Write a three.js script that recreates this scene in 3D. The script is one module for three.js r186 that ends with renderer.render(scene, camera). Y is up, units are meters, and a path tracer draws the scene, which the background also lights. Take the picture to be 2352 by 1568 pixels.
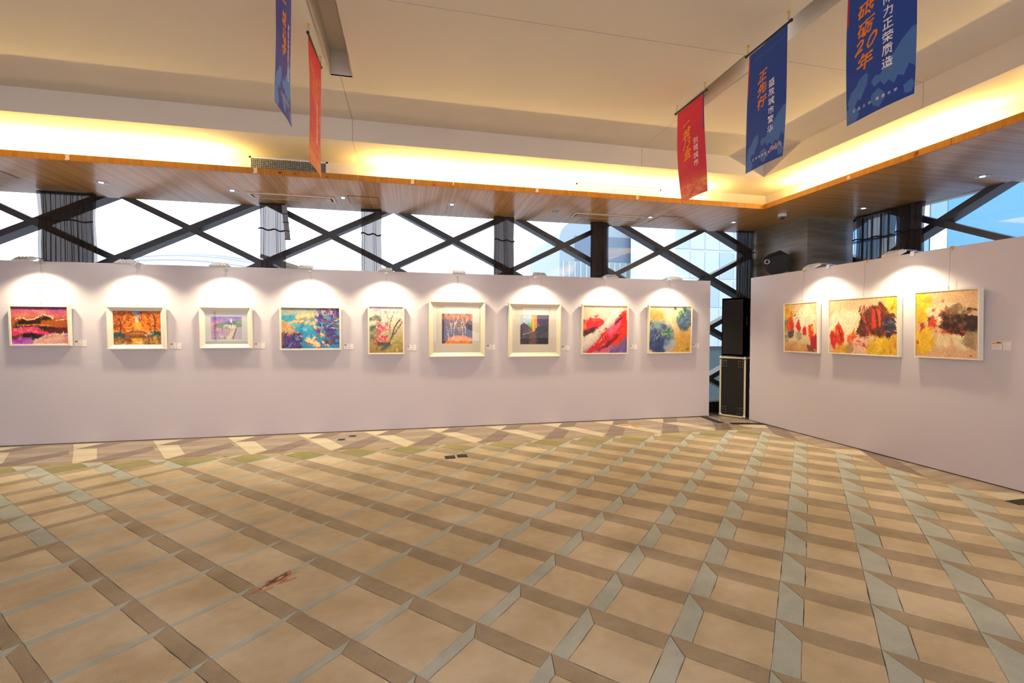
import * as THREE from 'three';
import { mergeGeometries } from 'three/addons/utils/BufferGeometryUtils.js';
import { ConvexGeometry } from 'three/addons/geometries/ConvexGeometry.js';
import { RoundedBoxGeometry } from 'three/addons/geometries/RoundedBoxGeometry.js';
import { RectAreaLightUniformsLib } from 'three/addons/lights/RectAreaLightUniformsLib.js';

// ---------- camera, sky, exposure ----------
RectAreaLightUniformsLib.init();
const scene = new THREE.Scene();
const camera = new THREE.PerspectiveCamera(73.6, 2352 / 1568, 0.05, 400);
camera.position.set(0, 1.51, 0);
camera.rotation.order = 'YXZ';
camera.rotation.set(THREE.MathUtils.degToRad(-1.326), THREE.MathUtils.degToRad(-12.448), THREE.MathUtils.degToRad(0.14));
const renderer = new THREE.WebGLRenderer({ antialias: true });
renderer.toneMapping = THREE.LinearToneMapping;
renderer.toneMappingExposure = 1.0;
renderer.shadowMap.enabled = true;
const SKY = 3.6;
scene.background = new THREE.Color().setRGB(0.97 * SKY, 0.95 * SKY, 1.06 * SKY); // bright overcast
const TUBE = 265, PICTURE = 5.6, DOWN = 3, SLOT = 3;

// ---------- helpers ----------
let seed = 12345;
const rnd = () => { seed = (seed + 0x6d2b79f5) | 0; let t = Math.imul(seed ^ (seed >>> 15), 1 | seed); t = (t + Math.imul(t ^ (t >>> 7), 61 | t)) ^ t; return ((t ^ (t >>> 14)) >>> 0) / 4294967296; };
const rr = (a, b) => a + (b - a) * rnd();
const used = {};
const numbered = (n) => { used[n] = (used[n] ?? -1) + 1; return used[n] ? n + '_' + String(used[n]).padStart(3, '0') : n; };
function tag(o, label, category, group, kind) {
  if (label) o.userData.label = label;
  if (category) o.userData.category = category;
  if (group) o.userData.group = group;
  if (kind) o.userData.kind = kind;
  return o;
}
function thing(name, label, category, pos = [0, 0, 0], turn = 0, group) {
  const o = new THREE.Group();
  o.name = numbered(name); o.position.set(...pos); o.rotation.y = turn;
  scene.add(o);
  return tag(o, label, category, group);
}
function structure(name, label, category) {
  const o = new THREE.Group(); o.name = name; scene.add(o);
  return tag(o, label, category, null, 'structure');
}
// uv in metres from the dominant direction of each face
function metreUV(g0) {
  const g = g0.index ? g0.toNonIndexed() : g0, p = g.attributes.position, n = g.attributes.normal, uv = new Float32Array(p.count * 2);
  for (let i = 0; i < p.count; i++) {
    const ax = Math.abs(n.getX(i)), ay = Math.abs(n.getY(i)), az = Math.abs(n.getZ(i)), x = p.getX(i), y = p.getY(i), z = p.getZ(i);
    if (ay >= ax && ay >= az) { uv[2 * i] = x; uv[2 * i + 1] = z; } else if (ax >= az) { uv[2 * i] = z; uv[2 * i + 1] = y; } else { uv[2 * i] = x; uv[2 * i + 1] = y; }
  }
  g.setAttribute('uv', new THREE.BufferAttribute(uv, 2));
  return g;
}
const box = (x0, x1, y0, y1, z0, z1) => metreUV(new THREE.BoxGeometry(x1 - x0, y1 - y0, z1 - z0).translate((x0 + x1) / 2, (y0 + y1) / 2, (z0 + z1) / 2));
const rbox = (w, h, d, r = 0.006, x = 0, y = 0, z = 0) => metreUV(new RoundedBoxGeometry(w, h, d, 2, r).translate(x, y, z));
const cyl = (r, h, x = 0, y = 0, z = 0, axis = 'y', n = 12, r2 = r) => {
  const g = new THREE.CylinderGeometry(r2, r, h, n);
  if (axis === 'x') g.rotateZ(Math.PI / 2);
  if (axis === 'z') g.rotateX(Math.PI / 2);
  return metreUV(g.translate(x, y, z));
};
const tube = (pts, r, n = 24, k = 6) => metreUV(new THREE.TubeGeometry(new THREE.CatmullRomCurve3(pts.map((p) => new THREE.Vector3(...p))), n, r, k, false));
const sphere = (r, x, y, z, n = 12) => metreUV(new THREE.SphereGeometry(r, n, Math.max(6, n / 2)).translate(x, y, z));
function mesh(name, geos, mat, parent = scene, label) {
  const list = [].concat(geos).map((g) => (g.index ? g.toNonIndexed() : g));
  const m = new THREE.Mesh(list.length > 1 ? mergeGeometries(list) : list[0], mat);
  m.name = parent === scene ? numbered(name) : name;
  m.castShadow = m.receiveShadow = true;
  if (label) m.userData.label = label;
  parent.add(m);
  return m;
}
// convex polygon in plan -> low slab with a chamfered top
function slab(pts, y0, y1, bev = 0.002, inset = 0.001) {
  let area = 0;
  for (let i = 0; i < pts.length; i++) { const a = pts[i], b = pts[(i + 1) % pts.length]; area += a[0] * b[1] - b[0] * a[1]; }
  if (area > 0) pts = pts.slice().reverse(); // top faces up
  const n = pts.length, cx = pts.reduce((s, p) => s + p[0], 0) / n, cz = pts.reduce((s, p) => s + p[1], 0) / n;
  const shrink = (d) => pts.map(([x, z]) => { const l = Math.hypot(x - cx, z - cz) || 1, k = Math.max(0, 1 - d / l); return [cx + (x - cx) * k, cz + (z - cz) * k]; });
  const outer = shrink(inset), inner = shrink(inset + bev), v = [];
  const tri = (a, b, c) => v.push(...a, ...b, ...c), at = (p, y) => [p[0], y, p[1]];
  for (let i = 0; i < n; i++) {
    const j = (i + 1) % n;
    tri([cx, y1, cz], at(inner[i], y1), at(inner[j], y1));
    tri(at(inner[i], y1), at(outer[i], y1 - bev), at(outer[j], y1 - bev)); tri(at(inner[i], y1), at(outer[j], y1 - bev), at(inner[j], y1));
    tri(at(outer[i], y1 - bev), at(outer[i], y0), at(outer[j], y0)); tri(at(outer[i], y1 - bev), at(outer[j], y0), at(outer[j], y1 - bev));
  }
  const g = new THREE.BufferGeometry();
  g.setAttribute('position', new THREE.Float32BufferAttribute(v, 3));
  g.computeVertexNormals();
  return metreUV(g);
}
function clip(pts, inside, cut) {
  const out = [];
  for (let i = 0; i < pts.length; i++) {
    const a = pts[i], b = pts[(i + 1) % pts.length], ia = inside(a), ib = inside(b);
    if (ia) out.push(a);
    if (ia !== ib) out.push(cut(a, b));
  }
  return out;
}
const clipAxis = (pts, k, v, keepAbove) => clip(pts, (p) => (keepAbove ? p[k] >= v : p[k] <= v), (a, b) => { const t = (v - a[k]) / (b[k] - a[k]); return [a[0] + (b[0] - a[0]) * t, a[1] + (b[1] - a[1]) * t]; });
const polyArea = (p) => { let s = 0; for (let i = 0; i < p.length; i++) { const a = p[i], b = p[(i + 1) % p.length]; s += a[0] * b[1] - b[0] * a[1]; } return Math.abs(s / 2); };

// ---------- textures ----------
function lattice(n, s) { const old = seed; seed = s; const a = new Float32Array(n * n); for (let i = 0; i < n * n; i++) a[i] = rnd(); seed = old; return a; }
function noiseField(size, layers, s = 7) { // tileable value noise: layers of [cells x, cells y, weight]
  const out = new Float32Array(size * size); let total = 0;
  layers.forEach(([cx, cy, w], li) => {
    const N = Math.max(cx, cy), L = lattice(N, s + li * 101); total += w;
    for (let y = 0; y < size; y++) for (let x = 0; x < size; x++) {
      const fx = (x / size) * cx, fy = (y / size) * cy, x0 = Math.floor(fx), y0 = Math.floor(fy), u = fx - x0, v = fy - y0, su = u * u * (3 - 2 * u), sv = v * v * (3 - 2 * v);
      const q = (i, j) => L[((j % cy) % N) * N + ((i % cx) % N)];
      out[y * size + x] += w * ((q(x0, y0) * (1 - su) + q(x0 + 1, y0) * su) * (1 - sv) + (q(x0, y0 + 1) * (1 - su) + q(x0 + 1, y0 + 1) * su) * sv);
    }
  });
  for (let i = 0; i < out.length; i++) out[i] /= total;
  return out;
}
function fieldTexture(size, metres, f, srgb) {
  const d = new Uint8Array(size * size * 4);
  for (let y = 0; y < size; y++) for (let x = 0; x < size; x++) { const c = f(y * size + x, x, y), o = (y * size + x) * 4; d[o] = c[0]; d[o + 1] = c[1]; d[o + 2] = c[2]; d[o + 3] = 255; }
  const t = new THREE.DataTexture(d, size, size);
  t.magFilter = t.minFilter = THREE.LinearFilter; t.wrapS = t.wrapT = THREE.RepeatWrapping; t.repeat.set(1 / metres[0], 1 / metres[1]);
  if (srgb) t.colorSpace = THREE.SRGBColorSpace;
  t.needsUpdate = true;
  return t;
}
const mix = (a, b, t) => a.map((v, i) => v + (b[i] - v) * t);
const clamp01 = (v) => Math.min(1, Math.max(0, v));
const std = (o) => new THREE.MeshStandardMaterial(o);
const phys = (o) => new THREE.MeshPhysicalMaterial(o);
function canvas(w, h, paint, flip = true) {
  const c = document.createElement('canvas'); c.width = w; c.height = h;
  paint(c.getContext('2d'), w, h);
  const t = new THREE.CanvasTexture(c); t.colorSpace = THREE.SRGBColorSpace; t.magFilter = THREE.LinearFilter; t.flipY = flip;
  return t;
}

// ---------- materials ----------
const M = {};
{
  const fine = noiseField(256, [[128, 128, 1], [64, 64, 0.6], [32, 32, 0.3]], 3);
  const blot = noiseField(512, [[3, 3, 1], [7, 7, 0.8], [16, 16, 0.5], [60, 60, 0.25]], 11);
  const pile = fieldTexture(256, [0.35, 0.35], (i) => { const v = 255 * fine[i]; return [v, v, v]; });
  const carpet = (lo, hi) => std({ map: fieldTexture(512, [2.7, 2.3], (i) => mix(lo, hi, clamp01((blot[i] - 0.34) * 3)), true), roughness: 0.97, bumpMap: pile, bumpScale: 0.003 });
  M.tan = carpet([178, 163, 135], [209, 197, 173]);
  M.tan2 = carpet([183, 167, 138], [213, 201, 177]);
  M.teal = carpet([162, 170, 165], [188, 195, 190]);
  M.taupe = carpet([146, 134, 115], [174, 162, 142]);
  M.olive = carpet([132, 130, 88], [154, 150, 106]);
  M.groove = std({ color: 0x4a3d30, roughness: 1 });
  const vein = noiseField(512, [[2, 24, 1], [4, 60, 0.7], [8, 120, 0.4], [30, 30, 0.2]], 23);
  const stone = (lo, hi) => std({ map: fieldTexture(512, [1.6, 1.6], (i) => mix(lo, hi, clamp01((vein[i] - 0.25) * 2)), true), roughness: 0.24 });
  M.stoneLight = stone([200, 188, 156], [218, 208, 180]);
  M.stoneMid = stone([148, 132, 112], [180, 164, 142]);
  M.stoneDark = stone([120, 104, 90], [138, 121, 105]);
  M.column = std({ map: fieldTexture(512, [1.4, 1.8], (i, x, y) => mix([104, 95, 78], [140, 129, 108], clamp01((vein[i] - 0.25) * 2)), true), roughness: 0.35 });
  const grain = noiseField(512, [[90, 2, 1], [200, 3, 0.8], [24, 1, 0.6]], 31);
  const woodMap = (lo, hi, m) => fieldTexture(512, m, (i) => mix(lo, hi, clamp01((grain[i] - 0.25) * 2)), true);
  M.soffit = phys({ map: woodMap([168, 120, 60], [202, 156, 90], [1.2, 2.4]), roughness: 0.42, clearcoat: 0.38, clearcoatRoughness: 0.16 });
  M.soffitTurned = M.soffit.clone();
  M.soffitTurned.map = fieldTexture(512, [2.4, 1.2], (i, x, y) => mix([168, 120, 60], [202, 156, 90], clamp01((grain[(x % 512) * 512 + y] - 0.25) * 2)), true);
  M.fascia = std({ map: woodMap([172, 108, 18], [190, 128, 32], [0.9, 3]), roughness: 0.4 });
  const speck = noiseField(256, [[80, 80, 1], [20, 20, 0.6]], 41);
  const weave = fieldTexture(256, [0.5, 0.5], (i) => { const v = 120 + 80 * speck[i]; return [v, v, v]; });
  M.fabric = std({ color: 0xcec8d2, roughness: 0.85, bumpMap: weave, bumpScale: 0.0008 });
  M.paint = std({ color: 0xdad0c2, roughness: 0.9 });
  M.wall = std({ color: 0xd8d4cc, roughness: 0.9 });
  M.mullion = std({ color: 0x47484d, roughness: 0.45, metalness: 0.35 });
  M.glass = phys({ color: 0xf4fafa, transmission: 1, thickness: 0, roughness: 0, ior: 1.5 });
  M.pictureGlass = phys({ color: 0xffffff, transmission: 1, thickness: 0, roughness: 0, ior: 1.5 });
  M.darkTrim = std({ color: 0x1d1c1b, roughness: 0.6 });
  M.curtain = std({ color: 0x3a302a, roughness: 0.95, transparent: true, opacity: 0.82 });
  M.curtainThin = std({ color: 0x4a4548, roughness: 0.95, transparent: true, opacity: 0.84 });
  M.cord = std({ color: 0x241c18, roughness: 0.9 });
  M.frameWhite = std({ color: 0xe6e0d2, roughness: 0.42 });
  M.frameCream = std({ color: 0xdcd5be, roughness: 0.36 });
  M.mat = std({ color: 0xdcd5c6, roughness: 0.9 });
  M.matGrey = std({ color: 0xc6c5bd, roughness: 0.9 });
  M.brass = std({ color: 0xe0b254, roughness: 0.38, metalness: 0.45 });
  M.steel = std({ color: 0xc4c4c6, roughness: 0.35, metalness: 0.9 });
  M.aluminium = std({ color: 0xd4ccae, roughness: 0.4, metalness: 0.3 });
  M.whitePlastic = std({ color: 0xd8d8dc, roughness: 0.45 });
  M.black = std({ color: 0x17130f, roughness: 0.6 });
  M.blackCloth = std({ color: 0x14110e, roughness: 0.9, bumpMap: weave, bumpScale: 0.001 });
  M.castIron = std({ color: 0x2a2622, roughness: 0.55, metalness: 0.4 });
  M.wire = std({ color: 0x9a938a, roughness: 0.5, metalness: 0.6 });
  M.yellowHook = std({ color: 0xd6a81e, roughness: 0.4, metalness: 0.5 });
  M.card = std({ color: 0xe6e2e2, roughness: 0.8 });
  M.tubeGlow = std({ color: 0xffffff, emissive: new THREE.Color(1, 0.74, 0.4), emissiveIntensity: 6, roughness: 0.6 });
  M.lampGlow = std({ color: 0xffffff, emissive: new THREE.Color(1, 0.9, 0.68), emissiveIntensity: 5, roughness: 0.6 });
  M.downGlow = std({ color: 0xffffff, emissive: new THREE.Color(1, 0.96, 0.9), emissiveIntensity: 4, roughness: 0.6 });
  M.slotGlow = std({ color: 0xffffff, emissive: new THREE.Color(0.9, 0.95, 1), emissiveIntensity: 4, roughness: 0.6 });
}

// ---------- floor ----------
const CX = 5.157, CZ = -6.02;           // carpet edges
const LX = -9, RX = 7.28, FZ = -7.58, BZ = 4.6; // inner faces of the room
const HS = 3.39, HC = 3.95, HB = 3.70;  // soffit, ceiling, underside of the bulkhead
{
  const floor = structure('floor', 'floor with a geometric stone border round the carpet', 'floor');
  mesh('slab', [box(LX - 0.2, RX + 0.4, -0.2, -0.004, FZ - 0.4, BZ + 0.2)], M.groove, floor);
  // stone border along the long wall: one unit repeats every 0.91 m
  const far = 1.56;
  const unit = [
    ['stoneLight', [[0, 0], [0.125, 0.205], [-0.18, 0.735], [-0.43, 0.735]]],
    ['stoneLight', [[-0.43, 0.735], [-0.26, 1.04], [-0.05, 1.4], [-0.62, 1.04]]],
    ['stoneDark', [[-0.43, 0.735], [-0.18, 0.735], [0.0, 1.04], [-0.26, 1.04]]],
    ['stoneMid', [[0.125, 0.205], [0.45, 0.71], [0.28, 1.04], [0.0, 1.04], [-0.18, 0.735]]],
    ['stoneDark', [[0.03, 0.0], [0.3, 0], [0.58, 0.49], [0.45, 0.71]]],
    ['stoneMid', [[0.31, 0], [0.89, 0], [0.58, 0.49]]],
    ['stoneMid', [[-0.62, 1.04], [-0.26, 1.04], [0.0, 1.04], [0.28, 1.04], [0.28, far], [-0.62, far]]],
  ];
  for (let k = -9; k <= 5; k++) for (const [i, [m, p]] of unit.entries()) {
    if (i === 1) p.splice(0, 4, [-0.43, 0.735], [-0.26, 1.04], [-0.62, 1.04]);
    let q = p.map(([x, w]) => [-0.076 + 0.912 * k + x, CZ - 0.012 - w]);
    q = clipAxis(clipAxis(q, 0, CX + (k === 5 ? 0 : 0.0), false), 0, LX, true);
    if (q.length > 2 && polyArea(q) > 0.002) mesh('stone_tile', slab(q, -0.004, 0.006, 0.001, 0.0012), M[m], floor);
  }
  // border along the right-hand wall, and the corner behind it
  for (let k = -1; k < 8; k++) {
    const z = -5.63 + 1.59 * (k - 1), half = (p, f) => clip(p, (q) => f(q) >= 0, (u, v) => { const t = f(u) / (f(u) - f(v)); return [u[0] + (v[0] - u[0]) * t, u[1] + (v[1] - u[1]) * t]; });
    const strip = [[0, -1], [0.46, -1], [0.46, 2], [0, 2]], l0 = (q) => q[1] + 1.6 * q[0], slant = (c) => (q) => q[1] - c - 0.62 * q[0];
    const dark = half(half(strip, (q) => l0(q)), (q) => 0.44 - l0(q)), rest = half(half(strip, (q) => l0(q) - 0.44), (q) => 1.59 - l0(q));
    for (const [m, p] of [['stoneDark', dark], ['stoneMid', half(rest, (q) => -slant(0.73)(q))], ['stoneLight', half(half(rest, slant(0.73)), (q) => -slant(1.03)(q))], ['stoneMid', half(rest, slant(1.03))]]) {
      const q = clipAxis(clipAxis(p.map(([u, v]) => [CX + 0.012 + u, z + v]), 1, FZ, true), 1, BZ, false);
      if (q.length > 2 && polyArea(q) > 0.002) mesh('stone_tile', slab(q, -0.004, 0.006, 0.001, 0.0012), M[m], floor);
    }
    const q = clipAxis(clipAxis([[CX + 0.474, z - 0.4], [RX, z - 0.4], [RX, z + 1.19], [CX + 0.474, z + 1.19]], 1, FZ, true), 1, BZ, false);
    if (q.length > 2) mesh('stone_tile', slab(q, -0.004, 0.006, 0.001, 0.0012), M.stoneMid, floor);
  }
  mesh('stone_backing', [box(CX, RX, -0.004, 0.0035, FZ, BZ), box(LX, CX, -0.004, 0.0035, FZ, CZ)], M.stoneMid, floor);
  mesh('brass_strip', [box(LX, CX + 0.012, 0, 0.013, CZ - 0.012, CZ), box(CX, CX + 0.012, 0, 0.013, CZ, BZ)], M.brass, floor);
}
// ---------- carpet ----------
{
  const carpet = thing('carpet', 'tufted carpet of tan squares between taupe and grey-green bands inside a brass strip', 'carpet');
  mesh('backing', box(LX, CX, -0.003, 0.003, CZ, BZ), M.groove, carpet);
  const sx = 0.307, sz = 0.304, ox = 0.018, oz = -2.608, X0 = -2.465, q2 = Math.SQRT1_2;
  const wobble = (pts) => { // tufted edges are never quite straight
    const out = [];
    for (let i = 0; i < pts.length; i++) {
      const a = pts[i], b = pts[(i + 1) % pts.length], l = Math.hypot(b[0] - a[0], b[1] - a[1]), n = l > 0.2 ? 4 : 1;
      for (let k = 0; k < n; k++) { const t = k / n, s = k ? 0.0022 : 0; out.push([a[0] + (b[0] - a[0]) * t + rr(-s, s), a[1] + (b[1] - a[1]) * t + rr(-s, s)]); }
    }
    return out;
  };
  const cells = [];
  for (let j = -14; j < 24; j++) for (let i = -31; i < 19; i++) {
    if ((i + j) & 1) continue;
    const T = [ox + sx * i, oz + sz * j];
    if (T[0] < LX - 0.3 || T[0] > CX + 0.3 || T[1] < CZ - 0.6 || T[1] > BZ) continue;
    cells.push(T);
  }
  // the cells that show largest first
  const score = ([x, z]) => { const yaw = Math.atan2(x, -z - 0.3) - 0.217, d = Math.hypot(x, z + 0.3); return (Math.abs(yaw) < 0.98 && z < -0.7 ? 0 : 100) + d; };
  cells.sort((a, b) => score(a) - score(b));
  const rest = { tan: [], teal: [], taupe: [], olive: [] };
  let count = 0;
  for (const T of cells) {
    const [x, z] = T, dx = Math.abs(x - X0);
    const wide = Math.min(0.25, Math.max(0.03, -0.015 + 0.023 * dx - 0.025 * Math.min(-0.8, z)));
    const E = Math.min(0.2, 0.03 + 0.032 * Math.max(0, x + 0.8) * (1 - 0.12 * Math.max(0, -z - 2)) + 0.04 * Math.max(0, -0.8 - x));
    const mid = dx < 0.15, swap = !mid && x < X0, wL = swap || mid ? (mid ? 0.085 : wide) : E, wR = swap ? E : mid ? 0.09 : wide;
    const L = [x - sx, z + sz], R = [x + sx, z + sz], B = [x, z + 2 * sz];
    const I = [x + q2 * (wL - wR), z + q2 * (wL + wR)], rb = [R[0] - q2 * wR, R[1] + q2 * wR], lb = [L[0] + q2 * wL, L[1] + q2 * wL];
    const near = score(T) < 100 && count < 295;
    let made = false;
    for (const [name, poly, mat] of [['square', [I, rb, B, lb], z < CZ + 0.05 ? 'olive' : 'tan'], ['band', [T, I, lb, L], swap || mid ? 'taupe' : 'teal'], ['shadow_band', [T, R, rb, I], swap ? 'teal' : 'taupe']]) {
      let p = near ? wobble(poly) : poly;
      p = clipAxis(clipAxis(clipAxis(clipAxis(p, 1, CZ, true), 0, CX, false), 0, LX, true), 1, BZ, false);
      if (p.length < 3 || polyArea(p) < 0.0006) continue;
      const g = slab(p, 0.003, name === 'square' ? 0.012 : 0.0105, 0.003, 0.0012);
      if (near) { mesh(name === 'square' ? 'carpet_square' : mat === 'teal' ? 'grey_green_band' : 'taupe_band', g, mat === 'tan' && rnd() < 0.4 ? M.tan2 : M[mat], carpet); made = true; } else rest[mat].push(g);
    }
    if (made) count++;
  }
  for (const k of Object.keys(rest)) if (rest[k].length) tag(mesh('carpet_field', rest[k], M[k], carpet), null, null, null, 'stuff');
  // dried red spill: small irregular dye marks lying in the pile
  const red = std({ color: 0xb98872, roughness: 1 });
  const marks = [];
  for (let k = 0; k < 40; k++) {
    const t = Math.sqrt(rnd()), sp = 0.015 + 0.035 * t, cx = -0.92 + 0.18 * t + rr(-sp, sp), cz = -2.79 - 0.2 * t + rr(-sp, sp), a = rr(0.3, 1.3), l = rr(0.012, 0.04), w = rr(0.004, 0.014) * (0.5 + t), p = [];
    for (let i = 0; i < 8; i++) { const f = (i / 8) * 6.283, u = Math.cos(f) * l * rr(0.7, 1.2), v = Math.sin(f) * w * rr(0.7, 1.2); p.push([cx + u * Math.cos(a) + v * Math.sin(a), cz - u * Math.sin(a) + v * Math.cos(a)]); }
    marks.push(slab(p, 0.0118, 0.0127, 0.0002, 0));
  }
  mesh('red_stain', marks, red, carpet, 'dried red spill in the pile');
}

// ---------- closing walls behind and beside the camera ----------
{
  const back = structure('wall_back', 'rear wall with a long band of windows', 'wall');
  const y0 = 0.5, y1 = 3.25, xs = [-8.6, -5.6, -5.3, -2.3, -2.0, 1.0, 1.3, 4.3, 4.6, 7.0];
  mesh('wall_panel', [box(LX - 0.2, RX + 0.45, -0.2, y0, BZ, BZ + 0.2), box(LX - 0.2, RX + 0.45, y1, 4.3, BZ, BZ + 0.2), box(LX - 0.2, xs[0], y0, y1, BZ, BZ + 0.2), box(xs[9], RX + 0.45, y0, y1, BZ, BZ + 0.2)], M.wall, back);
  for (let k = 1; k < 9; k += 2) mesh('window_pier', box(xs[k], xs[k + 1], y0, y1, BZ, BZ + 0.2), M.wall, back);
  for (let k = 0; k < 10; k += 2) mesh('window_bar', [box((xs[k] + xs[k + 1]) / 2 - 0.03, (xs[k] + xs[k + 1]) / 2 + 0.03, y0, y1, BZ + 0.08, BZ + 0.14), box(xs[k], xs[k + 1], 2.3, 2.36, BZ + 0.08, BZ + 0.14)], M.mullion, back);
  const left = structure('wall_left', 'plain painted end wall', 'wall');
  mesh('wall_panel', box(LX - 0.2, LX, -0.2, 4.3, FZ - 0.4, BZ + 0.2), M.wall, left);
}

// ---------- ceiling ----------
const DZ = -5.61, DX = 4.90, WZ = -6.37, WX = 5.597, FAZ = -6.07, FAX = 5.31;
{
  const c = structure('ceiling', 'stepped painted ceiling with a lit cove and a lacquered wooden soffit', 'ceiling');
  mesh('slab', box(LX - 0.2, RX + 0.45, 4.2, 4.35, FZ - 0.4, BZ + 0.2), M.paint, c);
  const b = (x0, x1, z0, z1) => mesh('ceiling_board', box(x0, x1, HC, HC + 0.012, z0, z1), M.paint, c);
  const gz = -3.55, g = 0.003, sl = [[-0.745, -0.55, -4.69, -0.658], [2.9, 3.1, -4.66, 3.0]];
  const xs = [[LX, -0.745], [-0.55, 2.9], [3.1, 5.7]];
  for (const [x0, x1] of xs) { b(x0, x1, WZ - 0.08, gz - g); b(x0, x1, gz + g, BZ); }
  for (const [x0, x1, ze, xc] of sl) {
    b(x0, xc - 0.002, WZ - 0.08, ze); b(xc + 0.002, x1, WZ - 0.08, ze);
    mesh('slot_wall', [box(x0 - 0.012, x0, HC, 4.2, ze, BZ), box(x1, x1 + 0.012, HC, 4.2, ze, BZ), box(x0 - 0.012, x1 + 0.012, HC + 0.0005, 4.2, ze - 0.012, ze)], M.paint, c);
  }
  // bulkhead that hangs in front of the cove, split by the two joints
  const seam = 0.0018;
  for (const [x0, x1] of [[LX, -0.658 - seam], [-0.658 + seam, 3.0 - seam], [3.0 + seam, 7.0]]) mesh('bulkhead', box(x0, x1, HB, HC, WZ - 0.08, DZ), M.paint, c);
  for (const [z0, z1] of [[DZ, gz - seam], [gz + seam, BZ]]) mesh('bulkhead', box(DX, WX + 0.08, HB, HC, z0, z1), M.paint, c);
  const vents = [[-1.965, -1.075, 3.678], [2.38, 3.71, 3.652]], cw = (x0, x1, y0, y1) => box(x0, x1, y0, y1, WZ - 0.08, WZ);
  mesh('cove_wall', [cw(LX, vents[0][0], HS + 0.02, HB + 0.1), cw(vents[0][1], vents[1][0], HS + 0.02, HB + 0.1), cw(vents[1][1], WX + 0.08, HS + 0.02, HB + 0.1), ...vents.flatMap(([x0, x1, y]) => [cw(x0, x1, HS + 0.02, 3.458), cw(x0, x1, y, HB + 0.1)]), box(WX, WX + 0.08, HS + 0.02, HB + 0.1, WZ, BZ)], M.paint, c);
  mesh('cove_floor', [box(LX, RX + 0.3, HS + 0.02, HS + 0.035, FZ - 0.02, FAZ), box(FAX, RX + 0.3, HS + 0.02, HS + 0.035, FAZ, BZ)], M.wall, c);
  // lacquered boards of the soffit
  const jx = [LX, -7.75, -6.57, -5.39, -4.208, -3.02, -1.83, -0.647, 0.543, 1.727, 2.925, 4.11, FAX];
  for (let k = 0; k + 1 < jx.length; k++) mesh('soffit_panel', box(jx[k] + 0.0015, jx[k + 1] - 0.0015, HS, HS + 0.02, FZ - 0.03, FAZ), M.soffit, c);
  const jz = [FZ - 0.03, FAZ, -4.77, -3.564, -2.36, -1.15, 0.05, 1.25, 2.45, 3.6, BZ];
  for (let k = 0; k + 1 < jz.length; k++) mesh('soffit_panel', box(FAX + 0.0015, RX + 0.03, HS, HS + 0.02, jz[k] + 0.0015, jz[k + 1] - 0.0015), k ? M.soffitTurned : M.soffit, c);
  const t1 = structure('trim_1', 'amber wooden fascia along the window wall', 'trim'), t2 = structure('trim_2', 'amber wooden fascia along the side wall', 'trim');
  for (let k = 0; k + 1 < jx.length; k++) mesh('fascia_board', box(jx[k] + 0.002, jx[k + 1] - 0.002 + (k + 2 === jx.length ? 0.022 : 0), HS - 0.004, 3.458, FAZ, FAZ + 0.02), M.fascia, t1);
  for (let k = 1; k + 1 < jz.length; k++) mesh('fascia_board', box(FAX - 0.02, FAX, HS - 0.004, 3.458, jz[k] + (k === 1 ? 0.02 : 0.002), jz[k + 1] - 0.002), M.fascia, t2);
  // scraps of tape and paper left on the fascia
  const scrapMat = { red: std({ color: 0xb8282a, roughness: 0.8 }), white: std({ color: 0xe8d8c0, roughness: 0.8 }), green: std({ color: 0x3cb83a, roughness: 0.8 }), brown: std({ color: 0x7a3420, roughness: 0.8 }) };
  for (const [x, y, w, h, m] of [[-3.72, 3.422, 0.05, 0.07, 'white'], [-1.82, 3.425, 0.05, 0.075, 'white'], [-2.82, 3.395, 0.03, 0.02, 'green'], [-1.55, 3.42, 0.045, 0.028, 'brown'], [-1.38, 3.42, 0.035, 0.02, 'red'], [-1.02, 3.408, 0.025, 0.022, 'red'], [0.02, 3.422, 0.05, 0.06, 'white'], [0.29, 3.405, 0.035, 0.018, 'red'], [-0.36, 3.43, 0.02, 0.018, 'red'], [0.5, 3.41, 0.018, 0.014, 'red'], [1.68, 3.425, 0.05, 0.055, 'white'], [3.17, 3.425, 0.045, 0.055, 'white'], [1.3, 3.43, 0.02, 0.016, 'red'], [2.2, 3.41, 0.015, 0.012, 'brown']]) {
    const s = new THREE.Shape([[-0.5, -0.4], [-0.1, -0.5], [0.5, -0.3], [0.35, 0.1], [0.45, 0.5], [-0.2, 0.38], [-0.48, 0.5], [-0.3, 0]].map(([a, e]) => new THREE.Vector2(a * w, e * h)));
    mesh('tape_scrap', metreUV(new THREE.ExtrudeGeometry(s, { depth: 0.002, bevelEnabled: false }).translate(x, y, FAZ + 0.0205)), scrapMat[m], t1);
  }
  for (const [z, m] of [[-4.68, 'white'], [-3.9, 'brown']]) mesh('tape_scrap', box(FAX - 0.0225, FAX - 0.0205, 3.395, 3.44, z, z + 0.035), scrapMat[m], t2);
}

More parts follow.
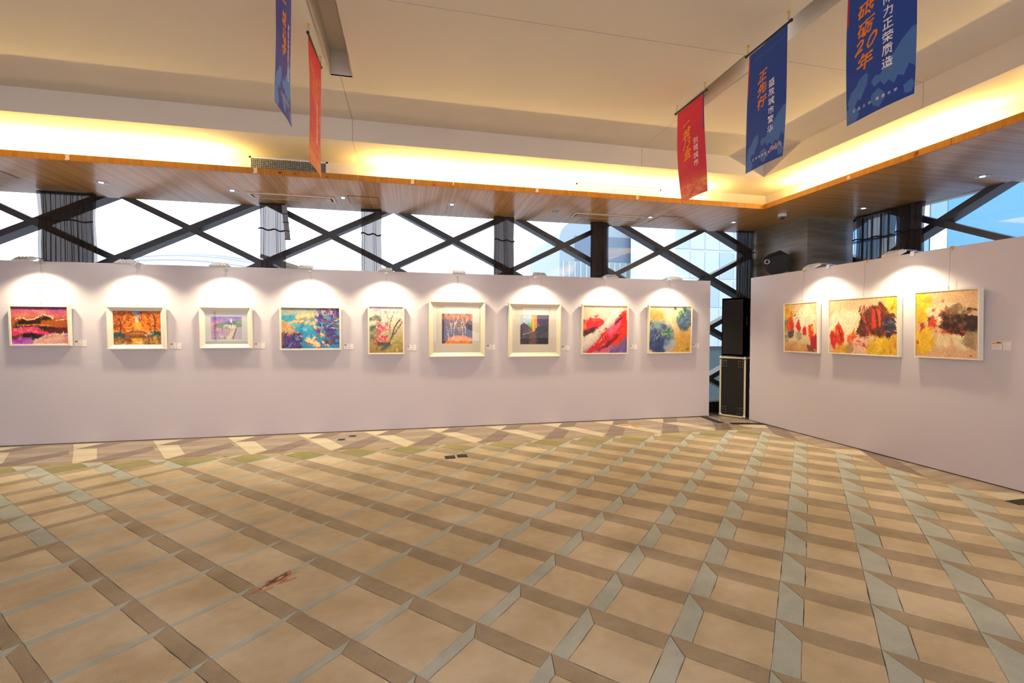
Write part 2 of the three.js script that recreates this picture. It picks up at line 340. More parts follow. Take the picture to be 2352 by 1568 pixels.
// ---------- glazed walls: a diagonal lattice of box members, a pane in every diamond ----------
function diagrid(name, label, u0, u1, uNode, yNode, place, skip) {
  const win = structure(name, label, 'window');
  const T = 0.495, P = 1.921, yb = 0.2, yt = HS + 0.1, wv = 0.042, dep = 0.25;
  const member = (uk, s) => { // line y = yNode + s*T*(u-uk), clipped
    let a = uk + s * (yb - yNode) / T, b = uk + s * (yt - yNode) / T; if (a > b) [a, b] = [b, a];
    a = Math.max(a, u0); b = Math.min(b, u1); if (b - a < 0.2) return;
    const yA = yNode + s * T * (a - uk), yB = yNode + s * T * (b - uk), len = Math.hypot(b - a, yB - yA);
    const o = s * 0.0008;
    const g = [new THREE.BoxGeometry(len, wv * 2, 0.09).translate(0, 0, -0.045 - 0.001 + o), new THREE.BoxGeometry(len, 0.052, dep - 0.09).translate(0, 0, -0.09 - (dep - 0.09) / 2)];
    const gg = g.map((q) => metreUV(q.rotateZ(Math.atan2(yB - yA, b - a)).translate((a + b) / 2, (yA + yB) / 2, 0)));
    mesh('mullion', gg.map(place), M.mullion, win);
  };
  const k0 = Math.floor((u0 - uNode) / P) - 4, k1 = Math.ceil((u1 - uNode) / P) + 4;
  for (let k = k0; k <= k1; k++) { member(uNode + P * k, 1); member(uNode + P * k, -1); }
  for (let k = k0; k <= k1; k++) for (let m = -1; m < 7; m++) for (const h of [0, 1]) {
    const cu = uNode + P * (k + (h ? 0 : 0.5)), cy = yNode - P * T * m - (h ? P * T * 0.5 : 0), hu = P / 2, hy = P * T / 2;
    let q = [[cu - hu, cy], [cu, cy - hy], [cu + hu, cy], [cu, cy + hy]];
    q = clipAxis(clipAxis(clipAxis(clipAxis(q, 1, yb, true), 1, yt, false), 0, u0, true), 0, u1, false);
    if (q.length < 3 || polyArea(q) < 0.01 || (skip && skip(cu, cy))) continue;
    const g = new THREE.ShapeGeometry(new THREE.Shape(q.map((p) => new THREE.Vector2(...p)))).translate(0, 0, -dep + 0.03);
    mesh('pane', place(metreUV(g)), M.glass, win);
  }
  mesh('sill', place(box(u0, u1, -0.004, yb, -dep, 0.12)), M.darkTrim, win);
  mesh('head', place(box(u0, u1, HS + 0.1, HS + 0.9, -dep - 0.05, -dep + 0.05)), M.mullion, win);
  return win;
}
diagrid('window_1', 'glazed wall of diamond panes in dark diagonal mullions behind the display walls', LX, RX + 0.2, -5.084, 3.0, (g) => g.translate(0, 0, FZ));
diagrid('window_2', 'side glazed wall of diamond panes in dark diagonal mullions beside the stone column', FZ, BZ, -5.06, 3.06, (g) => g.rotateY(-Math.PI / 2).translate(RX, 0, 0));
mesh('trim_3', box(RX + 0.02, RX + 0.26, 0, HS + 0.6, FZ - 0.26, FZ + 0.0), M.mullion).userData = { kind: 'structure', label: 'dark corner post where the two glazed walls meet', category: 'trim' };

// ---------- column ----------
{
  const c = thing('column', 'square stone-clad column in the corner behind the loudspeakers', 'column', [6.29, 0, -6.24]);
  mesh('core', box(0.012, 0.895, 0, HS, -1.238, -0.012), M.groove, c);
  const hs = [0.002, 0.68, 1.36, 2.04, 2.72, HS];
  for (let k = 0; k < 5; k++) {
    mesh('cladding_slab', box(0, 0.012, hs[k] + 0.001, hs[k + 1] - 0.001, -1.25, 0), M.column, c);
    mesh('cladding_slab', box(0.0125, 0.907, hs[k] + 0.001, hs[k + 1] - 0.001, -0.012, 0), M.column, c);
  }
}

// ---------- lamps in the cove ----------
function tubeLight(cx, cz, len, along) {
  const t = thing('tube_light', along === 'x' ? 'warm fluorescent tube hidden in the cove over the window wall' : 'warm fluorescent tube hidden in the cove over the side wall', 'light', [cx, HS + 0.035, cz], along === 'x' ? 0 : Math.PI / 2, along === 'x' ? 'tubes in the cove over the window wall' : 'tubes in the cove over the side wall');
  mesh('batten', box(-len / 2, len / 2, 0, 0.012, -0.02, 0.02), M.whitePlastic, t);
  mesh('glass_tube', cyl(0.012, len - 0.04, 0, 0.026, 0, 'x', 10), M.tubeGlow, t);
  const l = new THREE.RectAreaLight(new THREE.Color(1, 0.69, 0.2), TUBE, len - 0.04, 0.03);
  l.name = 'tube_area'; l.position.set(0, 0.041, 0); l.lookAt(0, 5, 0); l.rotation.set(Math.PI / 2, 0, 0); t.add(l);
}
for (const x of [-5.2, -3.95, -2.75, 0.12, 1.37, 2.62, 3.87]) tubeLight(x, -6.21, 1.2, 'x');
for (const z of [-5.15, -3.9, -2.05, -0.8, 0.45]) tubeLight(5.45, z, 1.2, 'z');

// ---------- cool lamps up inside the ceiling slots ----------
for (const [x, z, where] of [[-0.6475, -3.0, 'pale LED panel up inside the ceiling slot beside the salmon banner'], [3.0, -3.5, 'pale LED panel up inside the ceiling slot above the slogan banners']]) {
  const t = thing('slot_light', where, 'light', [x, 4.2, z], 0, 'lamps inside the ceiling slots');
  mesh('housing', box(-0.07, 0.07, -0.03, 0, -0.14, 0.14), M.whitePlastic, t);
  mesh('light_panel', box(-0.06, 0.06, -0.034, -0.03, -0.12, 0.12), M.slotGlow, t);
  const l = new THREE.RectAreaLight(new THREE.Color(0.86, 0.93, 1), SLOT, 0.12, 0.24);
  l.name = 'slot_area'; l.position.set(0, -0.036, 0); l.rotation.set(-Math.PI / 2, 0, 0); t.add(l);
}

// ---------- downlights in the soffit ----------
{
  const spots = [[-3.856, -6.85, 'above the painting of pink hills', 1], [-2.349, -6.85, 'beside the long diffuser near the lilac village painting', 1], [-0.939, -6.87, 'above the painting of the rocky cove', 1], [0.595, -6.87, 'above the birch forest painting', 1], [2.21, -6.89, 'above the night street painting', 0], [3.855, -6.9, 'between the long diffuser and the hatch', 1], [5.421, -6.89, 'above the gap between the display walls', 1], [6.725, -5.674, 'in front of the sheer curtain on the side window', 1], [6.742, -4.203, 'near the crossing mullions of the side window', 1]];
  for (const [x, z, where, lit] of spots) {
    const t = thing('downlight', (lit ? 'square recessed downlight, lit, ' : 'square recessed downlight, unlit, ') + where, 'light', [x, HS, z], 0, 'downlights in the wooden soffit');
    mesh('trim_ring', [box(-0.062, 0.062, -0.006, 0, -0.062, -0.042), box(-0.062, 0.062, -0.006, 0, 0.042, 0.062), box(-0.062, -0.042, -0.006, 0, -0.042, 0.042), box(0.042, 0.062, -0.006, 0, -0.042, 0.042)], M.steel, t);
    mesh('recess', box(-0.042, 0.042, -0.0025, 0, -0.042, 0.042), M.darkTrim, t);
    mesh('lens', cyl(0.028, 0.004, 0, -0.0045, 0, 'y', 20), lit ? M.downGlow : M.whitePlastic, t);
    if (lit) {
      const l = new THREE.SpotLight(new THREE.Color(1, 0.9, 0.74), DOWN, 0, 0.75, 0.6, 2);
      l.name = 'downlight_beam'; l.position.set(0, -0.03, 0); l.target.position.set(0, -1, 0); l.castShadow = true; l.shadow.radius = 1.2; t.add(l, l.target);
    }
  }
}

// ---------- diffusers, hatches and grilles ----------
for (const [x0, x1, z0, z1, where] of [[-2.19, -1.06, -7.14, -6.88, 'near the curtain with the pleated strip'], [2.55, 3.76, -7.16, -6.9, 'beside the small hatch']]) {
  const t = thing('air_diffuser', 'long linear air diffuser in the wooden soffit ' + where, 'vent', [(x0 + x1) / 2, HS, (z0 + z1) / 2], 0, 'linear diffusers in the soffit');
  const w = (x1 - x0) / 2, d = (z1 - z0) / 2;
  mesh('frame', [box(-w, w, -0.012, 0, -d, -d + 0.035), box(-w, w, -0.012, 0, d - 0.035, d), box(-w, -w + 0.035, -0.012, 0, -d + 0.035, d - 0.035), box(w - 0.035, w, -0.012, 0, -d + 0.035, d - 0.035)], M.frameCream, t);
  mesh('blade', box(-w + 0.06, w - 0.06, -0.014, -0.004, -d + 0.055, d - 0.055), M.soffit, t);
  mesh('recess', box(-w + 0.035, w - 0.035, -0.003, 0, -d + 0.035, d - 0.035), M.darkTrim, t);
}
for (const [x0, x1, z0, z1, where] of [[3.98, 4.4, -7.2, -6.78, 'flush square access hatch in the wooden soffit beside a lit downlight and a diffuser'], [-0.87, -0.45, -7.15, -6.75, 'flush square access hatch in the wooden soffit near the middle curtain'], [-5.3, -4.75, -6.9, -6.45, 'flush square access hatch in the wooden soffit near the wide curtain']]) {
  const t = thing('access_hatch', where, 'hatch', [(x0 + x1) / 2, HS, (z0 + z1) / 2], 0, 'access hatches in the soffit');
  const w = (x1 - x0) / 2, d = (z1 - z0) / 2;
  mesh('frame', [box(-w, w, -0.003, 0, -d, -d + 0.006), box(-w, w, -0.003, 0, d - 0.006, d), box(-w, -w + 0.006, -0.003, 0, -d, d), box(w - 0.006, w, -0.003, 0, -d, d)], M.darkTrim, t);
  mesh('door', box(-w + 0.008, w - 0.008, -0.0035, 0, -d + 0.008, d - 0.008), M.soffit, t);
}
for (const [x0, x1, y1, dark, label] of [[-1.985, -1.055, 3.698, 1, 'dark return-air grille in the cove wall behind the salmon banner'], [2.36, 3.73, 3.672, 0, 'bright air grille in the cove wall near the red banner']]) {
  const t = thing('air_grille', label, 'vent', [(x0 + x1) / 2, 3.44, WZ], 0, 'grilles in the cove wall');
  const w = (x1 - x0) / 2, h = y1 - 3.44, m = dark ? M.whitePlastic : M.paint;
  mesh('frame', [box(-w, w, h - 0.022, h, 0, 0.012), box(-w, w, 0, 0.02, 0, 0.012), box(-w, -w + 0.022, 0, h, 0, 0.012), box(w - 0.022, w, 0, h, 0, 0.012)], m, t);
  const D = 0.9, gi = 0.02; // sheet-metal duct running back behind the wall
  mesh('duct', [box(-w + gi - 0.004, w - gi + 0.004, 0.014, 0.018, -D, 0), box(-w + gi - 0.004, w - gi + 0.004, h - gi, h - gi + 0.004, -D, -0.001), box(-w + gi - 0.004, -w + gi, 0.018, h - gi, -D, 0), box(w - gi, w - gi + 0.004, 0.018, h - gi, -D, 0), box(-w + gi - 0.004, w - gi + 0.004, 0.014, h - gi + 0.004, -D - 0.004, -D)], std({ color: 0x7c7d7e, roughness: 0.6, metalness: 0.2 }), t);
  const bars = [], nv = Math.round((2 * w) / 0.0215), nh = Math.round(h / 0.022);
  for (let k = 1; k < nv; k++) bars.push(box(-w + k * 0.0215 - 0.004, -w + k * 0.0215 + 0.004, 0.015, h - 0.02, 0.004, 0.008));
  for (let k = 1; k < nh; k++) bars.push(box(-w + 0.02, w - 0.02, k * 0.022 - 0.004, k * 0.022 + 0.004, 0.004, 0.0085));
  tag(mesh('grille_bars', bars, dark ? std({ color: 0x8a8b8e, roughness: 0.5, metalness: 0.3 }) : M.paint, t), null, null, null, 'stuff');
}

// ---------- security camera ----------
{
  const t = thing('dome_camera', 'small white dome security camera under the soffit near the stone column', 'camera', [5.761, HS, -6.2]);
  mesh('base', metreUV(new THREE.LatheGeometry([[0, 0], [0.06, 0], [0.062, -0.02], [0.06, -0.05], [0.052, -0.058], [0, -0.058]].map((p) => new THREE.Vector2(...p)), 28)), M.whitePlastic, t);
  mesh('dome', metreUV(new THREE.SphereGeometry(0.044, 24, 12, 0, 6.2832, Math.PI / 2, Math.PI / 2).translate(0, -0.057, 0)), phys({ color: 0x2b2b2e, roughness: 0.12, clearcoat: 1 }), t);
}

// ---------- curtains ----------
function curtain(label, u0, u1, mat, density, opts = {}) {
  const t = thing('curtain', label, 'curtain', opts.side ? [7.14, 0, (u0 + u1) / 2] : [(u0 + u1) / 2, 0, -7.42], opts.side ? -Math.PI / 2 : 0, 'dark sheer curtains');
  const w = u1 - u0, H = HS - 0.01, layer = (off, amp, folds, phase, wob) => {
    const nu = folds * 18, nv = 10, g = new THREE.PlaneGeometry(w, H - 0.01, nu, nv), p = g.attributes.position;
    for (let i = 0; i < p.count; i++) {
      const u = p.getX(i) / w + 0.5, v = p.getY(i) / H + 0.5, a = amp * (0.8 + 0.4 * Math.sin(7 * u + phase)) * (1 - 0.35 * Math.exp(-Math.pow((v - 0.895) / 0.03, 2)));
      const om = (1.9 / (4 * Math.PI * folds)) * w * Math.sin(2 * (u * folds * 6.283 + phase)) * (0.75 + 0.35 * Math.sin(11 * u + phase));
      p.setXYZ(i, om + p.getX(i) * (1 - 0.05 * Math.exp(-Math.pow((v - 0.895) / 0.04, 2))) + 0.006 * Math.sin(5 * v + 9 * u), p.getY(i) + H / 2, off + a * Math.sin(u * folds * 6.283 + phase + wob * Math.sin(3 * v)));
    }
    g.computeVertexNormals();
    return g;
  };
  for (let k = 0; k < density; k++) mesh('cloth', layer(-0.02 + 0.035 * k, 0.024, Math.max(3, Math.round(w / (0.055 + 0.02 * k))), k * 1.9, 0.5), mat, t);
  mesh('heading_tape', box(-w / 2, w / 2, H - 0.01, H, -0.04, 0.04), M.cord, t);
  if (opts.tie !== false) {
    const pts = []; for (let k = 0; k <= 10; k++) pts.push([-w / 2 + (w * k) / 10, (opts.tieY ?? 3.0) + 0.012 * Math.sin(k * 1.3) - 0.02 * (k / 10), 0.062 + 0.006 * Math.sin(k * 2.2)]);
    mesh('tie_cord', tube(pts, 0.011, 40), M.cord, t);
  }
  return t;
}
curtain('wide dark sheer curtain at the window behind the pink hills painting', -4.885, -4.248, M.curtain, 2);
{
  const t = curtain('dark sheer curtain with a hanging pleated strip along one edge', -2.181, -1.83, M.curtainThin, 1);
  const s = []; for (let k = 0; k < 4; k++) s.push(metreUV(new THREE.BoxGeometry(0.07, 0.13, 0.01).rotateZ(0.07).translate(0.185 + 0.012 * k, 3.29 - 0.125 * k, 0.08)));
  mesh('pleated_strip', s, std({ color: 0x8b9099, roughness: 0.8 }), t);
  for (let k = 0; k < 4; k++) mesh('strip_batten', rbox(0.085, 0.012, 0.016, 0.003, 0.19 + 0.012 * k, 3.228 - 0.125 * k, 0.08), M.cord, t);
}
curtain('narrow dark sheer curtain at the window above the pink blossom painting', -0.75, -0.452, M.curtainThin, 1);
curtain('narrow dark sheer curtain above the gap between the birch and night street paintings', 1.333, 1.663, M.curtain, 2);
curtain('narrow brown sheer curtain at the window above the red abstract painting', 3.025, 3.315, M.curtain, 3, { tie: false });
curtain('dark sheer curtain at the window behind the tall black loudspeaker', 5.92, 6.26, M.curtain, 2);
curtain('dark sheer curtain on the side window against the crossing mullions', -5.47, -5.13, M.curtain, 3, { side: true });
{
  const t = curtain('thin loosely folded sheer curtain on the side window beside the column', -6.15, -5.52, M.curtainThin, 1, { side: true });
  const strips = []; for (const u of [-0.22, -0.06, 0.08, 0.2]) strips.push(box(u - 0.012, u + 0.012, 0.05, HS - 0.04, -0.03, -0.02));
  mesh('fold', strips, M.curtain, t);
}

// ---------- hanging banners ----------
const G = { // stroke paths of the characters on a 100 x 100 field
  正: '12,14 88,14;50,14 50,88;50,48 82,48;24,42 24,88;6,88 94,88', 力: '14,32 84,32 82,70 78,88 62,84;48,6 46,34 38,62 14,90',
  荣: '8,18 92,18;32,6 32,28;68,6 68,28;10,50 10,36 90,36 90,50;12,62 88,62;50,46 50,94;48,64 32,80 10,90;52,64 68,80 90,90',
  质: '82,8 18,14 18,50 8,90;54,12 52,36;22,26 92,26;36,78 36,38 80,38 80,78;58,48 56,66 46,80 28,92;64,76 88,92',
  造: '12,12 22,24;6,42 22,42 22,76;6,90 22,76 36,86 94,88;48,6 38,26;42,22 86,22;64,6 64,42;32,42 94,42;44,76 44,54 82,54 82,76 44,76',
  倾: '22,6 6,44;14,34 14,94;34,16 34,70 46,62;34,38 48,34;52,12 96,12;72,12 68,28;56,78 56,28 90,28 90,78;72,40 70,64 52,92;76,76 94,92',
  盛: '10,18 90,18;16,18 14,50 6,62;20,32 42,32 40,54 30,54;58,6 64,38 82,58 90,46;84,28 62,58;72,4 80,12;18,90 18,66 82,66 82,90;40,66 40,90;60,66 60,90;4,90 96,90',
  放: '26,4 30,16;4,22 50,22;22,22 20,52 4,90;20,44 44,44 40,84 30,86;64,6 50,40;58,28 96,28;84,28 74,66 48,92;58,40 72,70 94,92',
  城: '4,30 34,30;20,8 20,74;4,80 36,68;40,22 96,22;44,22 44,50 34,92;46,44 62,44 60,68 52,68;70,6 76,60 90,90 96,76;88,36 66,86;80,6 90,16',
  市: '50,4 50,16;6,22 94,22;18,80 18,40 82,40 82,76 72,76;50,22 50,96',
  繁: '18,4 8,18;14,10 46,10;16,18 12,40;16,18 40,18 38,42;4,28 48,28;60,4 52,22;56,14 94,14;86,14 76,34 54,46;62,22 90,46;46,44 28,54 54,56;70,48 26,70 78,68;64,58 84,74;50,68 50,94;34,76 18,90;66,76 84,90',
  华: '30,4 8,36;18,28 18,50;76,12 48,30;50,6 50,40 56,48 88,46 90,36;4,66 96,66;50,52 50,96',
  创: '34,6 6,40;34,8 60,34;20,42 46,42 46,60 36,62;20,42 20,84 54,84 54,70;70,18 70,66;90,6 90,90 78,86',
  领: '26,6 6,36;26,6 48,28;24,26 30,34;12,46 42,46 24,74;16,60 34,82;52,12 96,12;72,12 68,28;56,78 56,28 90,28 90,78;72,40 70,64 52,92;76,76 94,92',
  先: '28,8 14,36;22,22 84,22;50,4 50,48;6,48 94,48;36,48 32,72 10,92;62,48 62,84 90,84 92,70', 行: '34,4 8,30;34,30 6,58;22,46 22,94;48,14 90,14;42,40 96,40;72,40 72,90 58,86',
  一: '8,54 92,46', 盘: '46,2 38,12;22,52 26,14 76,14 74,48 66,50;6,32 94,32;44,18 50,26;44,38 50,46;18,90 18,62 82,62 82,90;40,62 40,90;60,62 60,90;4,92 96,92',
  年: '30,4 8,36;24,20 88,20;26,64 26,42 84,42;4,66 96,66;54,20 54,96',
  砺: '4,14 42,14;22,14 4,54;14,84 14,42 36,42 36,82;14,80 36,80;48,10 96,10;52,10 50,54 42,92;58,34 94,34;66,52 90,52 86,90 74,88;72,34 68,66 54,94',
  砥: '4,14 40,14;20,14 4,54;14,84 14,42 34,42 34,82;14,80 34,80;88,6 52,16;52,12 52,84 66,74;52,42 94,40;72,12 78,62 94,80 96,66;76,82 82,92',
  品: '30,8 30,40 70,40 70,8 30,8;8,54 8,90 42,90 42,54 8,54;58,54 58,90 92,90 92,54 58,54', 立: '50,6 54,18;12,28 88,28;28,40 36,78;70,38 60,84;6,88 94,88',
  世: '4,36 96,36;24,14 24,86 92,86;50,8 50,62 76,62 76,8', 厚: '12,10 94,10;16,10 14,56 4,92;34,22 34,50 80,50 80,22 34,22;34,36 80,36;34,60 78,60 56,72 56,92 44,92;22,76 94,76',
  德: '24,4 6,26;26,28 6,54;18,42 18,94;36,14 94,14;64,4 64,26;40,26 40,46 92,46 92,26 40,26;56,28 56,44;74,28 74,44;36,56 94,56;40,68 34,88;52,66 54,88 78,88 80,78;64,62 70,72;86,66 94,82',
  长: '76,8 40,34;28,4 28,86 50,74;4,46 94,46;50,46 92,90', 直: '10,16 90,16;50,4 50,28;24,84 24,28 78,28 78,84;24,46 78,46;24,64 78,64;4,88 96,88',
  构: '4,26 40,26;22,4 22,94;22,34 4,66;24,38 38,52;58,4 44,36;54,22 92,22 88,86 74,84;66,38 54,62 80,60;74,50 84,68',
  筑: '20,4 8,20;16,12 44,12;28,14 32,22;62,4 52,20;58,12 94,12;72,14 76,22;8,38 42,38;24,38 24,72;4,78 44,68;54,36 52,66 40,92;54,36 80,36 80,82 94,82;60,54 70,64',
  1: '66,2 58,40 42,98', 3: '24,16 44,4 64,10 60,32 38,46 62,52 66,76 46,96 18,90', 2: '12,22 34,4 60,10 58,36 8,96;8,94 60,82', 0: '62,4 34,24 22,66 36,96 62,84 84,44 82,14 62,4',
};
function glyph(c, ch, x, y, s, color, lw, brush) {
  c.strokeStyle = color; c.lineCap = brush ? 'round' : 'butt'; c.lineJoin = brush ? 'round' : 'miter';
  for (const st of G[ch].split(';')) {
    const p = st.split(' ').map((q) => q.split(',').map(Number)).map(([a, b]) => [x + ((a - (brush ? (b - 50) * 0.18 : 0)) / 100) * s, y + ((b - (brush ? (a - 50) * 0.16 : 0)) / 100) * s]);
    if (!brush) { c.lineWidth = lw; c.beginPath(); p.forEach((q, i) => (i ? c.lineTo(...q) : c.moveTo(...q))); c.stroke(); continue; }
    for (let i = 0; i + 1 < p.length; i++) for (let k = 0; k < 8; k++) { // a brush that swells and thins
      const t0 = k / 8, t1 = (k + 1) / 8, f = (t) => [p[i][0] + (p[i + 1][0] - p[i][0]) * t, p[i][1] + (p[i + 1][1] - p[i][1]) * t];
      c.lineWidth = lw * (1.25 - 0.7 * Math.sin(Math.PI * (0.15 + 0.8 * (i + t0) / (p.length - 1)))) + lw * 0.35;
      c.beginPath(); c.moveTo(...f(t0)); c.lineTo(...f(t1)); c.stroke();
    }
  }
}
function worldMap(c, w, h, color) { // pale silhouette of continents along the hem
  c.fillStyle = color;
  const shapes = ['2,86 8,80 16,78 22,74 32,72 36,74 34,80 28,84 24,88 20,86 14,90 6,92', '0,90 10,88 18,92 22,96 16,100 0,100', '40,80 46,77 54,78 60,74 70,70 82,64 94,60 100,60 100,84 92,80 86,86 78,84 74,88 66,84 60,86 54,82 46,84', '42,88 52,86 60,90 62,94 54,98 46,96 40,92', '86,92 96,90 100,94 96,98 88,97'];
  for (const s of shapes) { c.beginPath(); s.split(' ').forEach((q, i) => { const [a, b] = q.split(',').map(Number), X = (a / 100) * w, Y = (b / 100) * h; i ? c.lineTo(X, Y) : c.moveTo(X, Y); }); c.closePath(); c.fill(); }
}
function column(c, text, x, y, s, step, color, lw, brush) { [...text].forEach((ch, i) => glyph(c, ch, x, y + i * step, s, color, lw, brush)); }
function english(c, text, x, y, size, color, gap) { c.font = `${size}px sans-serif`; c.fillStyle = color; [...text].forEach((ch, i) => c.fillText(ch, x + i * gap, y)); }
const blueGround = (c, w, h) => { c.fillStyle = '#17409a'; c.fillRect(0, 0, w, h); worldMap(c, w, h, '#4570b4'); c.fillStyle = '#b02048'; c.fillRect(0, 0, 0.035 * w, 0.36 * h); };
const W = 448, H2 = 1024;
const prints = {
  slogan20: canvas(W, H2, (c) => {
    blueGround(c, W, H2); english(c, 'ZHENRO PROPERTIES', 40, 90, 24, '#3a55a4', 21);
    glyph(c, '砥', 84, 262, 108, '#f08010', 10, 1); glyph(c, '砺', 84, 386, 108, '#f08010', 10, 1); glyph(c, '2', 70, 506, 82, '#f08010', 11, 1); glyph(c, '0', 136, 498, 86, '#f08010', 11, 1); glyph(c, '年', 84, 600, 108, '#f08010', 11, 1);
    column(c, '倾力正荣质造', 246, 308, 74, 80, '#f2e8e4', 7.5);
    english(c, 'GLORY', 80, 745, 20, '#30489a', 26); english(c, 'FOR', 80, 775, 20, '#30489a', 26); english(c, 'THE', 80, 805, 20, '#30489a', 26); english(c, 'GLORY', 80, 835, 20, '#30489a', 26);
    [...'正品立世'].forEach((ch, i) => glyph(c, ch, 48 + i * 38, 935, 22, '#e8e0ea', 2.4)); [...'厚德长荣'].forEach((ch, i) => glyph(c, ch, 216 + i * 38, 935, 22, '#e8e0ea', 2.4));
  }),
  first: canvas(W, H2, (c) => {
    blueGround(c, W, H2); english(c, 'ZHENRO PROPERTIES', 60, 90, 24, '#5570b4', 21);
    column(c, '正先行', 134, 214, 102, 110, '#f08010', 11, 1);
    column(c, '盛放城市繁华', 258, 340, 68, 75, '#efe4e0', 7);
    english(c, 'GLORY', 110, 690, 20, '#304a9c', 26); english(c, 'FOR THE', 110, 720, 20, '#304a9c', 26); english(c, 'GLORY', 110, 750, 20, '#304a9c', 26);
    [...'正直构筑繁荣'].forEach((ch, i) => glyph(c, ch, 90 + i * 38, 925, 24, '#e8e0ea', 2.6));
    c.fillStyle = '#9a8fb0'; for (let k = 0; k < 14; k++) { c.beginPath(); c.arc(300 + k * 9, 930 - (k % 4) * 9, 6 + (k % 3) * 5, 0, 7); c.fill(); }
    c.fillStyle = '#c87050'; c.fillRect(262, 952, 26, 12); c.fillRect(304, 936, 18, 10);
  }),
  thirteen: canvas(W, H2, (c) => {
    const g = c.createLinearGradient(0, 0, 0, H2); g.addColorStop(0, '#cc1f42'); g.addColorStop(0.72, '#c82048'); g.addColorStop(0.82, '#d85048'); g.addColorStop(0.93, '#e88a58'); g.addColorStop(1, '#e87858');
    c.fillStyle = g; c.fillRect(0, 0, W, H2); c.globalAlpha = 0.22;
    for (let k = 0; k < 70; k++) { c.fillStyle = k % 2 ? '#f8b070' : '#c82a50'; c.beginPath(); c.ellipse(rr(0, W), rr(0.83, 1) * H2, rr(20, 90), rr(8, 30), rr(-0.5, 0.5), 0, 7); c.fill(); }
    c.globalAlpha = 1; c.fillStyle = '#3a3c90'; c.fillRect(W * 0.965, 0, W * 0.035, 0.36 * H2); english(c, 'ZHENRO PROPERTIES', 60, 80, 24, '#d84a64', 21);
    glyph(c, '一', 110, 128, 116, '#f58a10', 13, 1); glyph(c, '城', 110, 236, 120, '#f58a10', 12, 1); glyph(c, '1', 84, 360, 100, '#f58a10', 13, 1); glyph(c, '3', 158, 350, 100, '#f58a10', 12, 1); glyph(c, '盘', 122, 466, 116, '#f58a10', 12, 1);
    column(c, '创领城市', 272, 390, 76, 80, '#f4e4e4', 6.5);
  }),
  peak: canvas(W, H2, (c) => {
    c.fillStyle = '#4a4aa6'; c.fillRect(0, 0, W, H2); worldMap(c, W, H2, '#5c8cd8');
    c.fillStyle = '#dfe6f4'; c.beginPath(); c.moveTo(40, 0); c.lineTo(150, 300); c.lineTo(200, 150); c.lineTo(230, 220); c.lineTo(300, 0); c.fill();
    c.fillStyle = '#3f3f98'; c.beginPath(); c.moveTo(0, 330); c.lineTo(150, 200); c.lineTo(260, 330); c.lineTo(448, 420); c.lineTo(448, 560); c.lineTo(0, 560); c.fill();
    column(c, '一城', 170, 230, 110, 112, '#f08a20', 13, 1); // brush column, too slanted to read in full
    for (let k = 0; k < 26; k++) { c.strokeStyle = '#f08a20'; c.lineWidth = rr(8, 18); c.beginPath(); const y = rr(450, 640); c.moveTo(rr(170, 280), y); c.lineTo(rr(170, 290), y + rr(-26, 26)); c.stroke(); }
    for (let k = 0; k < 44; k++) { c.strokeStyle = '#e8e2ee'; c.lineWidth = 6; c.beginPath(); const y = 370 + k * 8.6; c.moveTo(rr(340, 356), y); c.lineTo(rr(372, 396), y + rr(-8, 8)); c.stroke(); }
    for (let k = 0; k < 18; k++) { c.strokeStyle = '#c8cfee'; c.lineWidth = 4; c.beginPath(); const x = 150 + k * 13; c.moveTo(x, 900 + rr(-8, 8)); c.lineTo(x + 8, 920 + rr(-8, 8)); c.stroke(); }
  }),
  dawn: canvas(W, H2, (c) => {
    const g = c.createLinearGradient(0, 0, 0, H2); g.addColorStop(0, '#dc2a48'); g.addColorStop(0.3, '#e06a58'); g.addColorStop(0.6, '#dc5060'); g.addColorStop(0.78, '#e87060'); g.addColorStop(0.92, '#f09a68'); g.addColorStop(1, '#f0946c');
    c.fillStyle = g; c.fillRect(0, 0, W, H2); c.globalAlpha = 0.25;
    for (let k = 0; k < 60; k++) { c.fillStyle = k % 2 ? '#f8b070' : '#d83a58'; c.beginPath(); c.ellipse(rr(0, W), rr(0.15, 1) * H2, rr(20, 80), rr(10, 40), rr(-0.5, 0.5), 0, 7); c.fill(); }
    c.globalAlpha = 1; c.fillStyle = '#f0902a'; for (let k = 0; k < 9; k++) c.fillRect(70 + rr(0, 60), 250 + k * 22, 60, 10);
    for (let k = 0; k < 40; k++) { c.strokeStyle = '#f4dcd8'; c.lineWidth = 6; c.beginPath(); const y = 430 + k * 9; c.moveTo(rr(250, 262), y); c.lineTo(rr(286, 310), y + rr(-6, 6)); c.stroke(); }
  }),
};
